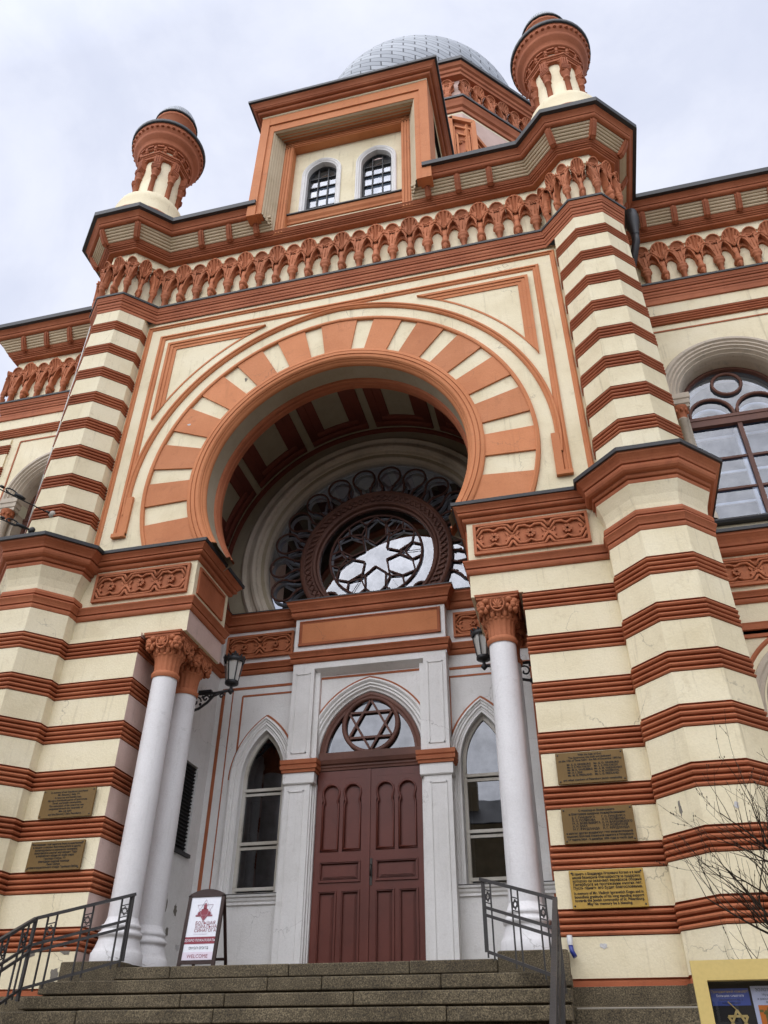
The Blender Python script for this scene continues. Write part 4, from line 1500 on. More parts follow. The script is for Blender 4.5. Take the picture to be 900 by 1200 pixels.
for c in (-.655, .715):
    mb = MB()
    yw = SY - .04
    mb.arch([(.125, yw + .01, 'white_paint'), (.125, yw - .035, 'white_paint'), (.095, yw - .05, 'white_paint'), (.07, yw - .03, 'white_paint'), (.05, yw - .04, 'white_paint'), (.02, yw - .01, 'white_paint'), (.0, yw + .0, 'white_paint'), (.0, yw + .22, None)], c, AZS, AR, AE, 0, 12, AZB - .1)
    aw = mb.build('attic_window', syn)
    mb = MB()
    yf = yw + .14
    mb.arch([(.0, yf + .05, 'black_metal'), (.0, yf - .01, 'black_metal'), (-.05, yf - .02, 'black_metal'), (-.055, yf + .05, None)], c, AZS, AR, AE, 0, 12, AZB - .1)
    for dx in (-.125, .125): mb.box(c + dx - .012, c + dx + .012, yf - .01, yf + .03, AZB - .1, AZS + .34, 'black_metal')
    for z in (15.44, 15.84, 16.24, 16.6): mb.box(c - AR + .02, c + AR - .02, yf - .012, yf + .028, z - .012, z + .012, 'black_metal')
    mb.build('frame', aw)
    mb = MB()
    mb.fill([pointed(c, AZS, AR, AE, AZB - .1)], yf + .035, 'attic_glass')
    mb.build('pane', aw)
    mb = MB()
    mb.box(c - .5, c + .5, yf + .3, yf + .32, 14.9, 17.4, 'blind_blue')
    mb.build('blind', aw)

# ------------------------------------------------------------------ turrets on the towers
for s_ in (-1, 1):
    c = (5.17, .12) if s_ > 0 else (-5.28, .12)
    cr = 'cream'
    mb = MB()
    mb.lathe([(14.9, .96), (15.3, .95), (16.25, .92), (16.30, .90), (16.6, .88), (16.85, .83), (17.0, .74), (17.07, .64), (17.09, .535), (18.95, .535)], c, cr, 32)
    tu = mb.build('turret', syn, (c[0], c[1], 15.0))
    mb = MB()
    mb.lathe([(16.0, .93), (16.02, .97), (16.1, .97), (16.13, .93), (16.2, .90)], c, 'red', 32)
    mb.build('base_ring', tu, (c[0], c[1], 15.0))
    for k in range(8):
        a = R(k * 45 + 20)
        x, y = c[0] + .565 * math.cos(a), c[1] + .565 * math.sin(a)
        mb = MB()
        mb.lathe([(16.98, .066), (17.85, .062), (17.86, .082), (17.90, .086), (17.93, .066), (17.98, .076), (18.06, .10), (18.12, .115), (18.15, .095), (18.17, .105), (18.20, .09)], (x, y), 'red', 10)
        # impost block above the capital
        ca, sa = math.cos(a), math.sin(a)
        def W(d, u, z): return (c[0] + ca * d - sa * u, c[1] + sa * d + ca * u, z)
        def blk(d0, d1, u, z0, z1, m='red'):
            p = [W(d0, -u, z0), W(d1, -u, z0), W(d1, u, z0), W(d0, u, z0), W(d0, -u, z1), W(d1, -u, z1), W(d1, u, z1), W(d0, u, z1)]
            for q in ((0, 1, 5, 4), (1, 2, 6, 5), (2, 3, 7, 6), (3, 0, 4, 7), (4, 5, 6, 7), (3, 2, 1, 0)): mb.face([p[i] for i in q], m)
        blk(.46, .675, .10, 18.12, 18.34); blk(.46, .65, .088, 18.34, 18.72)
        for z in (18.16, 18.22, 18.28): blk(.5, .692, .112, z, z + .03)
        for u in (-.055, 0, .055):
            p = W(.65, u, 18.40); q = W(.67, u, 18.68)
            mb.bar(p, q, .03, .03, 'red', up=(ca, sa, 0))
        mb.build('colonnette', tu, (c[0], c[1], 15.0))
    # octagonal architrave with flat arches, zig-zag in plan
    mb = MB()
    oc = [(c[0] + .66 * math.cos(R(k * 45 + 20)), c[1] + .66 * math.sin(R(k * 45 + 20))) for k in range(8)]
    mb.sweep([(-.2, 18.60, 'red'), (.0, 18.66, 'red'), (.0, 18.74, 'red'), (.02, 18.75, 'red'), (.02, 18.78, 'red'), (.05, 18.80, 'red'), (.05, 18.85, 'red'), (-.1, 18.86, None)], oc, closed=True)
    for k in range(8):
        a, b = R(k * 45 + 20), R(k * 45 + 65)
        p0, p1 = Vector((c[0] + .645 * math.cos(a), c[1] + .645 * math.sin(a))), Vector((c[0] + .645 * math.cos(b), c[1] + .645 * math.sin(b)))
        lo = []
        for i in range(9):
            t = i / 8; q = p0.lerp(p1, t)
            lo.append((q.x, q.y, 18.40 + .27 * (1 - abs(2 * t - 1) ** 2.4)))
        mb.grid([lo, [(x, y, 18.70) for x, y, z in lo]], 'red')
        mb.grid([lo, [(c[0] + (x - c[0]) * .78, c[1] + (y - c[1]) * .78, z) for x, y, z in lo]], 'red')
    mb.build('architrave', tu, (c[0], c[1], 15.0))
    mb = MB()
    mb.lathe([(18.82, .58), (19.02, .60)], c, 'cream', 32)
    for k in range(16):
        a = R(k * 22.5 + 8)
        blob(mb, (c[0] + .64 * math.cos(a), c[1] + .64 * math.sin(a), 18.97), (.05, .05, .07), 'red', 6, 4)
        mb.box(c[0] + .66 * math.cos(a) - .03, c[0] + .66 * math.cos(a) + .03, c[1] + .66 * math.sin(a) - .03, c[1] + .66 * math.sin(a) + .03, 19.0, 19.12, 'red')
        a += R(11.25)
        t = Vector((-math.sin(a), math.cos(a), 0)) * .085
        q = Vector((c[0] + .68 * math.cos(a), c[1] + .68 * math.sin(a), 19.10))
        mb.bar(q - t, q + t, .05, .05, 'red')
    mb.lathe([(19.01, .6), (19.02, .66), (19.06, .67), (19.09, .64), (19.16, .64), (19.18, .70), (19.2, .72), (19.24, .74), (19.26, .72), (19.34, .78), (19.44, .85), (19.50, .88), (19.52, .86), (19.56, .87), (19.66, .91), (19.74, .95), (19.76, .93), (19.80, .955)], c, 'red', 40)
    for k in range(40):
        a = R(k * 9)
        blob(mb, (c[0] + .925 * math.cos(a), c[1] + .925 * math.sin(a), 19.68), (.05, .05, .035), 'red', 5, 3)
    mb.lathe([(19.79, .955), (19.80, .99), (19.90, 1.0), (19.93, .95), (19.97, .6)], c, 'black_metal', 40)
    mb.build('gallery_cornice', tu, (c[0], c[1], 15.0))
    mb = MB()
    mb.lathe([(19.93, .55), (20.98, .545), (21.0, .57), (21.05, .585), (21.07, .56), (21.14, .56)], c, 'red', 40, rad=lambda a, z: 1 - .012 * (math.cos(a * 20) > .88))
    mb.lathe([(21.12, .56), (21.13, .60), (21.19, .60), (21.21, .55)], c, 'black_metal', 32)
    mb.build('lantern_drum', tu, (c[0], c[1], 15.0))
    mb = MB()
    mb.lathe([(21.18, .55), (21.42, .53), (21.62, .45), (21.77, .30), (21.85, .10)], c, 'dome_metal', 24)
    mb.lathe([(21.83, .03), (22.0, .03), (22.04, .07), (22.12, .09), (22.18, .06), (22.2, .01)], c, 'black_metal', 10)
    mb.build('cap', tu, (c[0], c[1], 15.0))
    tu.location.z -= .42

# ------------------------------------------------------------------ dome far behind
DC = (-.4, 12.5)
mb = MB()
A = 7.0
oc = [(DC[0] + A / math.cos(PI / 8) * math.cos(R(22.5 + 45 * k)), DC[1] + A / math.cos(PI / 8) * math.sin(R(22.5 + 45 * k))) for k in range(8)]
# travel so that outward lies right of travel (counter-clockwise in plan)
mb.sweep([(0, 14.0, 'pink_plaster'), (0, 28.0, None)], oc, closed=True)
mb.sweep([(0, 28.75, 'pink_plaster'), (0, 30.5, None)], oc, closed=True)
drum = mb.build('dome_drum', syn)
mb = MB()
mb.sweep([(0, 28.1, 'red'), (.06, 28.12, 'red'), (.08, 28.3, 'red'), (.05, 28.32, 'red'), (.14, 28.4, 'red'), (.18, 28.55, 'red'), (.22, 28.65, 'red'), (.23, 28.74, 'black_metal'), (.28, 28.75, 'black_metal'), (.28, 28.86, 'black_metal'), (-.1, 28.95, None)], oc, closed=True)
mb.sweep([(0, 30.42, 'red'), (.24, 30.45, 'red'), (.26, 30.58, 'red'), (.22, 30.6, 'red'), (.30, 30.66, 'red'), (.32, 30.8, 'red'), (.28, 30.82, 'red'), (.38, 30.9, 'red'), (.44, 31.08, 'black_metal'), (.52, 31.1, 'black_metal'), (.52, 31.3, 'black_metal'), (-1.5, 31.8, None)], oc, closed=True)
mb.build('drum_cornice', drum)
sc = 1.32
for face, nb in ((-90, 9), (-45, 10)):
    a = R(face)
    for k in range(nb):
        u = (k - (nb - 1) / 2) * .3765 * sc * 1.22
        x = DC[0] + A * math.cos(a) - math.sin(a) * u; y = DC[1] + A * math.sin(a) + math.cos(a) * u
        if face == -90 and x < .4: continue
        put_bracket(k % 2 == 1, x, y, face, 1.1, drum, 30.46 - 13.95 * 1.28, 1.28)
mb = MB()
def on_face(face, u, z, o):
    a = R(face)
    return Vector((DC[0] + (A + o) * math.cos(a) - math.sin(a) * u, DC[1] + (A + o) * math.sin(a) + math.cos(a) * u, z))
for face, tri in ((-90, [(2.45, 23.5), (3.27, 23.5), (3.27, 26.9), (2.45, 27.6)]), (-45, [(-2.86, 23.5), (-1.2, 23.5), (-1.2, 25.2), (-2.86, 26.9)])):
    n = len(tri)
    mb.face([on_face(face, u, z, .06) for u, z in tri], 'carved_red')
    for i in range(n):
        p, q = tri[i], tri[(i + 1) % n]
        mb.bar(on_face(face, *p, .1), on_face(face, *q, .1), .16, .2, 'salmon', up=(math.cos(R(face)), math.sin(R(face)), 0))
    cu = sum(u for u, z in tri) / n; cz_ = sum(z for u, z in tri) / n
    for k in (.5, .75):
        for i in range(n):
            p, q = tri[i], tri[(i + 1) % n]
            mb.bar(on_face(face, cu + (p[0] - cu) * k, cz_ + (p[1] - cz_) * k, .1), on_face(face, cu + (q[0] - cu) * k, cz_ + (q[1] - cz_) * k, .1), .07, .08, 'salmon', up=(math.cos(R(face)), math.sin(R(face)), 0))
    for i in range(14):
        u, z = cu + random.uniform(-.6, .6), cz_ + random.uniform(-.8, .8)
        pts = [on_face(face, u + .12 * math.cos(t) * (1 - t / 8), z + .12 * math.sin(t) * (1 - t / 8), .1) for t in [j * .6 for j in range(11)]]
        mb.tube(pts, .025, 'salmon', 4)
mb.build('drum_ornament', drum)
mb = MB()
mb.lathe([(30.5, 5.0), (35.2, 4.9), (35.4, 5.0)], DC, 'cream', 48)
mb.build('tambour', drum)
DZ, DRAD = 37.7, 5.38
mb = MB()
prof = []
for i in range(40):
    t = R(-26) + R(116) * i / 39
    bulge = 1 + .02 * math.sin((i / 39) * PI)
    prof.append((DZ + DRAD * math.sin(t) * (1.0 if t < 0 else 1.0 + .02 * (t / (PI / 2)) ** 3), max(.01, DRAD * math.cos(t) * bulge)))
mb.lathe(prof, DC, 'dome_metal', 96)
mb.build('dome', syn, (DC[0], DC[1], DZ))
mb = MB()
mb.lathe([(45.8, .35), (46.2, .3), (46.6, .12), (46.9, .22), (47.2, .1), (48.6, .03)], DC, 'black_metal', 12)
mb.build('finial', syn)
# roof scraps with a lead flashing behind the attic
mb = MB()
mb.box(2.12, 4.9, 3.3, 5.5, 14.8, 16.2, 'pink_plaster')
mb.box(-9.3, 15.5, 3.6, 14.0, 14.6, 15.3, 'black_metal')
mb.build('roof', syn)

# ------------------------------------------------------------------ wings
for s_ in (-1, 1):
    x_in, x_out = 5.4, (9.50 if s_ < 0 else 16.0)
    cxs = [7.25] if s_ < 0 else [7.37, 11.2, 15.0]
    mb = MB()
    holes = []
    WZ, WRR = 9.36, .93
    for c in cxs:
        WH = WRR + .20
        holes.append([(c - WH, 6.42)] + [(c - WH * math.cos(PI * i / 24), WZ + WH * math.sin(PI * i / 24)) for i in range(25)] + [(c + WH, 6.42)])
        if c + 1.4 < x_out:
            holes.append([(c - 1.0, -.4)] + [(c - 1.0 * math.cos(PI * i / 24), 3.06 + 1.0 * math.sin(PI * i / 24)) for i in range(25)] + [(c + 1.0, -.4)])
    T = lambda lp: [(s_ * x, z) for x, z in lp]
    mb.fill([T([(x_in, -.52), (x_out, -.52), (x_out, 12.15), (x_in, 12.15)])] + [T(h) for h in holes], WY, 'cream')
    if s_ < 0: mb.face([(-x_out, WY, -.52), (-x_out, 9, -.52), (-x_out, 9, 14.1), (-x_out, WY, 14.1)], 'cream')
    a, b = sorted((s_ * x_in, s_ * x_out))
    mb.box(a, b, WY - .06, WY + .1, GROUND - .1, -.52, 'granite')
    wing = mb.build('wing_wall', syn)
    # string courses, with the return at the far corner of the short wing
    path = [(a, WY), (b, WY)] if s_ > 0 else [(-9.50, 8.0), (-9.50, WY), (b, WY)]
    mb = MB()
    mb.sweep(stepped(5.70, 6.05, .0, .2, [1, 1.8]) + [(.205, 6.055, 'black_metal'), (.24, 6.06, 'black_metal'), (.24, 6.12, 'black_metal'), (-.02, 6.13, None)], path)
    mb.build('cornice', wing); mb = MB()
    mb.sweep(stepped(4.80, 5.0, .0, .085, [1, 1.6]) + [(0, 5.03, None)], path)
    mb.build('string_course', wing); mb = MB()
    mb.sweep([(0, 4.20, 'red'), (.03, 4.205, 'red'), (.035, 4.26, 'red'), (.0, 4.265, 'cream'), (.0, 4.33, 'red'), (.04, 4.335, 'red'), (.05, 4.42, 'red'), (.06, 4.45, 'red'), (0, 4.46, None)], path)
    mb.build('string_course', wing); mb = MB()
    mb.sweep([(0.03, 11.66, 'red')] + rib_stripe(11.66, .29) + [(.03, 11.37, None)], path)
    mb.build('striped_course', wing); mb = MB()
    mb.sweep([(.0, 12.0, 'red'), (.035, 12.01, 'red'), (.035, 12.13, 'red'), (.0, 12.14, None)], path)
    mb.build('string_course', wing)
    mb = MB()
    x = 6.2
    xs = [(6.10, 7.80), (8.0, 9.45)] if s_ < 0 else [(6.10, 8.7), (8.9, 11.5), (11.7, 14.3)]
    for p, q in xs:
        p2, q2 = sorted((p * s_, q * s_))
        interlace(mb, p2, q2, 5.12, 5.64, WY, nros=max(2, round((q - p) / .58)))
    mb.build('carved_panel', wing)
    # thin red border that frames the window bay, with striped quoins beyond it
    mb = MB()
    for c in cxs:
        l, r_ = c - 1.42, c + 1.42
        if s_ > 0 or True:
            for p, q in (((l, 6.2), (l, 11.2)), ((l, 11.2), (r_, 11.2)), ((r_, 11.2), (r_, 6.2))):
                mb.bar((s_ * p[0], WY - .006, p[1]), (s_ * q[0], WY - .006, q[1]), .02, .035, 'red', up=(q[1] - p[1], 0, -(q[0] - p[0])))
    mb.build('painted_border', wing)
    if s_ < 0:
        mb = MB()
        prof = []
        for k in range(8):
            zt = 11.794 - k * PU - .66
            prof.append((.03, zt + .40 if k else 11.3, 'cream'))
            prof += rib_stripe(zt, .29)
        prof.append((.03, 6.3, 'cream')); prof.append((.03, 6.14, None))
        mb.sweep(prof, [(-9.50, 3.0), (-9.50, WY - .01), (-8.95, WY - .01), (-8.95, WY + .2)])
        mb.build('striped_quoin', wing)
    for c in cxs:
        cx = s_ * c
        g = 'grey_stone'
        mb = MB()
        mb.arch([(.42, WY + .01, g), (.42, WY - .06, g), (.38, WY - .10, g), (.33, WY - .10, g), (.30, WY - .06, g), (.26, WY - .07, g), (.235, WY - .03, g), (.19, WY - .05, g), (.16, WY + .0, g), (.13, WY - .01, g), (.09, WY + .06, g), (.07, WY + .05, g), (.045, WY + .10, g), (.02, WY + .2, g), (.0, WY + .46, None)], cx, WZ, WRR, 0, 0, 22)
        # imposts
        for d in (-1, 1):
            p, q = sorted((cx + d * (WRR - .01), cx + d * (WRR + .30)))
            mb.sweep([(.0, 9.02, g), (.03, 9.03, g), (.03, 9.10, g), (.05, 9.12, g), (.05, 9.22, g), (.07, 9.24, g), (.07, 9.36, g), (-.1, 9.37, None)], [(p, WY + .3), (p, WY - .05), (q, WY - .05), (q, WY + .1)])
            p, q = sorted((cx + d * (WRR + .0), cx + d * (WRR + .21)))
            mb.box(p, q, WY + .09, WY + .46, 6.42, 9.05, 'grey_stone')
        win = mb.build('arched_window', syn)
        for d in (-1, 1):
            mb = MB()
            X = cx + d * (WRR + .14)
            mb.lathe([(6.42, .13), (6.55, .13), (6.6, .10), (6.62, .085), (8.72, .078), (8.74, .10), (8.77, .085)], (X, WY - .02), g, 14)
            mb.lathe([(8.76, .085), (8.86, .095), (8.95, .125), (9.0, .15), (9.04, .15)], (X, WY - .02), 'carved_red', 14, rad=lambda a, z: 1 + .06 * math.cos(8 * a))
            for k in range(8): blob(mb, (X + .12 * math.cos(k * PI / 4), WY - .02 + .12 * math.sin(k * PI / 4), 8.93), (.035, .035, .05), 'carved_red', 5, 3)
            mb.build('colonnette', win)
        yf = WY + .40
        mb = MB()
        w_ = 'wood_brown'
        mb.arch([(.0, yf + .05, w_), (.0, yf - .02, w_), (-.06, yf - .03, w_), (-.075, yf + .05, None)], cx, WZ, WRR, 0, 0, 22, 6.42)
        mb.box(cx - WRR, cx + WRR, yf - .05, yf + .05, 8.83, 9.05, w_)
        mb.box(cx - WRR, cx + WRR, yf - .065, yf, 8.98, 9.05, w_)
        mb.box(cx - .04, cx + .04, yf - .03, yf + .04, 6.42, 8.83, w_)
        for z in (7.35, 8.05): mb.box(cx - WRR, cx + WRR, yf - .01, yf + .03, z - .022, z + .022, w_)
        mb.box(cx - WRR, cx + WRR, yf - .02, yf + .04, 6.42, 6.50, w_)
        # two round heads and the circle above them
        for d in (-1, 1):
            X = cx + d * .435
            pts = [(X - .40, yf, 9.05)] + [(X - .40 * math.cos(PI * i / 14), yf, 9.12 + .40 * math.sin(PI * i / 14)) for i in range(15)] + [(X + .40, yf, 9.05)]
            mb.tube(pts, .034, w_, 6)
        mb.tube([(cx + .27 * math.cos(a), yf, 9.86 + .27 * math.sin(a)) for a in ring[:-1]], .034, w_, 6, closed=True)
        mb.build('frame', win)
        mb = MB()
        mb.fill([[(cx - WRR, 6.42)] + [(cx - WRR * math.cos(PI * i / 24), WZ + WRR * math.sin(PI * i / 24)) for i in range(25)] + [(cx + WRR, 6.42)]], yf + .035, 'wing_glass')
        mb.build('pane', win)
        mb = MB()
        yi = yf + .25
        mb.arch([(.0, yi, 'interior_white'), (-.10, yi, 'interior_white'), (-.10, yi + .06, None)], cx, WZ, WRR, 0, 0, 22, 6.42)
        mb.box(cx - .06, cx + .06, yi - .01, yi + .05, 6.42, 8.9, 'interior_white')
        for z in (7.2, 7.9, 8.75): mb.box(cx - WRR, cx + WRR, yi, yi + .03, z - .025, z + .025, 'interior_white')
        for d in (-1, 1):
            X = cx + d * .435
            mb.tube([(X - .36 * math.cos(PI * i / 14), yi, 9.08 + .36 * math.sin(PI * i / 14)) for i in range(15)], .045, 'interior_white', 5)
        mb.box(cx - 1.3, cx + 1.3, yi + 1.0, yi + 1.02, 6.2, 10.6, 'house_blue')
        mb.build('inner_frame', win)
        mb = MB()
        p, q = cx - 1.25, cx + 1.25
        mb.sweep([(0, 6.32, 'black_metal'), (.10, 6.33, 'black_metal'), (.12, 6.37, 'black_metal'), (.12, 6.40, 'black_metal'), (-.34, 6.44, None)], [(p, WY), (q, WY)])
        mb.build('sill', win)
        # arch of the ground-floor window
        if c + 1.4 < x_out:
            mb = MB()
            mb.arch([(.34, WY + .01, 'red'), (.34, WY - .04, 'red'), (.30, WY - .05, 'red'), (.27, WY - .02, 'cream'), (.20, WY - .015, g), (.19, WY - .05, g), (.12, WY - .06, g), (.09, WY - .02, g), (.04, WY - .03, g), (.0, WY + .05, g), (.0, WY + .3, None)], cx, 3.06, 1.0, 0, 0, 22, -.3)
            lw = mb.build('ground_floor_window', syn)
            mb = MB()
            mb.fill([[(cx - 1, -.4)] + [(cx - math.cos(PI * i / 24), 3.06 + math.sin(PI * i / 24)) for i in range(25)] + [(cx + 1, -.4)]], WY + .29, 'grey_stone')
            mb.build('blind_panel', lw)

# ------------------------------------------------------------------ places where paint and plaster have come away
painted('bare_render', (.20, .18, .15), (.13, .115, .095), (.27, .25, .21), stain=(.08, .07, .055), stain_amt=.6, bump=.8)
painted('chalk_patch', (.55, .54, .53), (.42, .41, .4), (.66, .66, .65), stain=(.25, .23, .2), stain_amt=.5, bump=.6)
rp = random.Random(21)
def blot(cx, cz, w, h, n=15):
    out = []
    for i in range(n):
        a = 2 * PI * i / n
        k = rp.uniform(.55, 1.1)
        out.append((cx + w * k * math.cos(a), cz + h * k * math.sin(a)))
    return out
def patch_front(cx, cz, w, h, y, m):
    mb = MB(); mb.prism(blot(cx, cz, w, h), y, y + .02, m); mb.build('bare_patch', syn)
def patch_side(y, z, w, h, x, m):
    mb = MB(); pts = blot(y, z, w, h)
    mb.face([(x, a, b) for a, b in pts], m); mb.build('bare_patch', syn)
for a in ((3.53, -.21, .05, .035, -.004, 'chalk_patch'), (4.575, 1.06, .022, .09, -.6165, 'bare_render'), (5.17, 1.07, .03, .045, -.6165, 'chalk_patch'),
          (-3.24, -.10, .08, .06, -.0045, 'bare_render'), (-3.75, -.13, .11, .05, -.0045, 'bare_render'), (-3.34, -.36, .06, .09, -.0045, 'bare_render'), (-3.17, -.44, .05, .05, -.0045, 'bare_render'),
          (-1.89, 9.91, .035, .06, SY - .003, 'bare_render'), (-.99, 8.2, .0, .0, 0, ''), (2.12, 9.1, .05, .03, SY - .003, 'bare_render'), (-2.95, 8.9, .04, .03, SY - .037, 'chalk_patch')):
    if a[2]: patch_front(*a)
for a in ((2.11, .83, .11, .19, -3.056, 'bare_render'), (2.50, .75, .07, .11, -3.056, 'bare_render'), (2.32, .42, .05, .08, -3.056, 'bare_render'), (2.75, .25, .08, .06, -3.056, 'chalk_patch')): patch_side(*a)

# ------------------------------------------------------------------ rainwater pipe beside the right tower, loose cable beside the left one
mb = MB()
mb.lathe([(14.2, .05), (14.15, .165), (13.85, .165), (13.6, .11), (13.4, .085)], (6.22, 1.15), 'black_metal', 14)
mb.tube([(6.22, 1.15, 13.5), (6.2, 1.15, 13.2), (6.02, 1.45, 12.65), (5.95, 1.75, 12.3), (5.93, 1.82, 9.0), (5.93, 1.82, -2.9)], .085, 'black_metal', 10)
mb.build('rainwater_pipe', syn)
mb = MB()
mb.tube([(-5.76, -.13, 14.0), (-5.79, -.16, 12.3), (-5.775, -.15, 9.0), (-5.78, -.15, 6.1)], .012, 'white_plastic', 5)
tag(mb.build('lightning_cable', None), 'thin pale cable running down the left edge of the left tower', 'cable')

# ------------------------------------------------------------------ steps
mb = MB()
SXL, SXR = -3.16, 3.16
y0 = -.22
n = 16
for i in range(n):
    zt = LAND - RISE * i
    yf = y0 - TREAD * i
    yb = 3.05 if i == 0 else yf + TREAD + .06
    if i == 0:
        # landing: between the pedestals
        for a, b in ((-2.355, -1.62), (-1.62, -.1), (-.1, 1.35), (1.35, 2.355)):
            mb.box(a + .003, b - .003, yf + random.uniform(-.005, .005), 3.04, zt - RISE + .04, zt + random.uniform(-.003, .003), 'granite')
        mb.box(-2.35, 2.35, yf + .10, .5, zt - RISE - .02, zt - RISE + .045, 'granite')
        mb.box(-3.05, -2.357, 1.46, 3.04, zt - .11, zt, 'granite'); mb.box(2.357, 3.05, 1.46, 3.04, zt - .11, zt, 'granite')
        continue
    cuts = [SXL] + sorted(random.uniform(-2.6, 2.6) for _ in range(3)) + [SXR]
    for a, b in zip(cuts, cuts[1:]):
        dz = random.uniform(-.004, .004); dy = random.uniform(-.004, .004)
        mb.box(a + .004, b - .004, yf + dy, yb, zt - RISE + .040, zt + dz - .001, 'granite')
    mb.box(SXL + .01, SXR - .01, yf + .10, yb, zt - RISE - .02, zt - RISE + .045, 'granite')
stairs = mb.build('entrance_stairs', None)
tag(stairs, 'worn grey granite steps climbing to the synagogue door', 'stairs')
bev = stairs.modifiers.new('edge', 'BEVEL'); bev.width = .012; bev.segments = 2; bev.limit_method = 'ANGLE'
for s_ in (-1, 1):
    mb = MB()
    a, b = sorted((3.17 * s_, 4.6 * s_))
    mb.box(a, b, -.62, -.14, GROUND - .05, -.845, 'granite')
    mb.box(a + .01, b - .01, -.60, -.14, -.845, -.83, 'concrete')
    o = mb.build('cheek_block', syn)
    bev = o.modifiers.new('edge', 'BEVEL'); bev.width = .015; bev.segments = 2
# pavement, road
mb = MB()
mb.box(-400, 400, -9.6, 60, GROUND - .3, GROUND, 'concrete')
tag(mb.build('pavement', None), 'grey pavement at the foot of the steps', None, None, 'structure')
mb = MB()
mb.box(-400, 400, -400, -9.62, GROUND - .45, GROUND - .14, 'asphalt')
tag(mb.build('road', None), 'asphalt road in front of the building', None, None, 'structure')
for o in bpy.data.objects:
    if o.name in ('pavement', 'road'): o['kind'] = 'structure'

# ------------------------------------------------------------------ houses on the other side of the street (they close off the low sky and show in the panes)
painted('house_ochre', (.30, .23, .13), (.25, .19, .1), (.34, .27, .16))
painted('house_grey', (.22, .21, .2), (.18, .17, .16), (.26, .25, .24))
painted('house_rose', (.28, .18, .14), (.23, .15, .11), (.32, .21, .17))
hw_first = []
for x0, x1, h, m, lab in ((-62, -24, 9.0, 'house_grey', 'grey terraced house across the street, mirrored in the panes'),
                          (-24, 9, 10.5, 'house_ochre', 'ochre terraced house facing the synagogue across the street'),
                          (9, 48, 8.5, 'house_rose', 'dull rose terraced house across the street to the right')):
    yh = -31.0
    root = empty('terraced_house', ((x0 + x1) / 2, yh, GROUND), lab, 'house', 'terraced houses across the street')
    mb = MB()
    mb.box(x0, x1, yh - 12, yh, GROUND - .2, h, m)
    mb.sweep([(0, h - .5, m), (.3, h - .3, m), (.35, h - .05, 'black_metal'), (.4, h, 'black_metal'), (-.1, h + .05, None)], [(x1, yh), (x0, yh)])
    mb.sweep([(0, 1.2, m), (.12, 1.25, m), (.12, 1.4, m), (0, 1.45, None)], [(x1, yh), (x0, yh)])
    mb.build('wall', root, ((x0 + x1) / 2, yh, GROUND))
    mb = MB()
    for a, b, c, d in ((x0, x1, yh - 12, yh), ):
        mb.face([(a, d + .3, h), (b, d + .3, h), (b, d - 6, h + 3), (a, d - 6, h + 3)], 'black_metal'); mb.face([(a, c, h), (b, c, h), (b, d - 6, h + 3), (a, d - 6, h + 3)], 'black_metal')
    for k in range(4):
        cx = lerp(x0, x1, (k + .6) / 4.2)
        mb.box(cx - .5, cx + .5, yh - 4, yh - 3.2, h + 1, h + 3.6, m)
    mb.build('roof', root, ((x0 + x1) / 2, yh, GROUND))
    n = int((x1 - x0) / 3.3)
    for r_ in range(4):
        for k in range(n):
            p = (lerp(x0, x1, (k + .5) / n), yh, -1.2 + 3.3 * r_)
            if p[2] + 2.2 > h: continue
            if not hw_first:
                mb = MB()
                mb.box(-.65, .65, -.05, .03, 0, 2.0, 'dark_room')
                for q in ((-.72, -.6, 0, 2.05), (.6, .72, 0, 2.05), (-.04, .04, 0, 2.0), (-.6, .6, 1.95, 2.06), (-.6, .6, 1.3, 1.36), (-.78, .78, -.1, .0)): mb.box(q[0], q[1], .0, .06, q[2], q[3], 'old_white_wood')
                o = mb.build('window', None); o.location = p; adopt(o, root); hw_first.append(o)
            else: copy_part(hw_first[0], root, p)

# ------------------------------------------------------------------ plaques
def plaque(x0, x1, z0, z1, m, lines, label):
    y = -.055
    c = ((x0 + x1) / 2, y, (z0 + z1) / 2)
    root = empty('plaque', (c[0], y, z0), label, 'plaque', 'memorial plaques on the piers')
    mb = MB(); mb.box(x0, x1, y, y + .03, z0, z1, m)
    o = mb.build('metal_plate', root, (c[0], y, z0))
    bev = o.modifiers.new('edge', 'BEVEL'); bev.width = .004; bev.segments = 1
    mb = MB()
    for body, size, zz, xx, al in lines:
        text_into(mb, body, size * 1.07, (x0 + xx, y - .0035, z0 + zz), (1, 0, 0), (0, 0, 1), 'ink', al, .775 if al == 'CENTER' else None, .0011)
    mb.build('inscription', root, (c[0], y, z0), fix=False)
    mb = MB()
    for sx_ in (x0 + .03, x1 - .03):
        for zz in (z0 + .03, z1 - .03):
            blob(mb, (sx_, y - .002, zz), (.011, .007, .011), 'screw', 8, 4)
    mb.build('screws', root, (c[0], y, z0))
W_, H_ = .845, .40
Cx = W_ / 2
def column(lines, size, ztop, step, x=Cx, al='CENTER'):
    return [(t, size, ztop - step * i, x, al) for i, t in enumerate(lines)]
plaque(-4.105, -3.26, 1.575, 1.977, 'dark_brass', column([
    'In memory of our benefactor and friend', 'Mr. Edmond J. Safra, \u05dc"\u05d6', 'A generous and humble man,', 'He was a worldwide patron of synagogues,', 'Torah, and Jewish communities.',
    'The restoration of the synagogue was', 'completed through the generosity of', 'Mrs. Lily Safra', 'and the Edmond J. Safra Foundation'], .034, .345, .0385),
    'tarnished brass plaque in English above the Russian one on left pier')
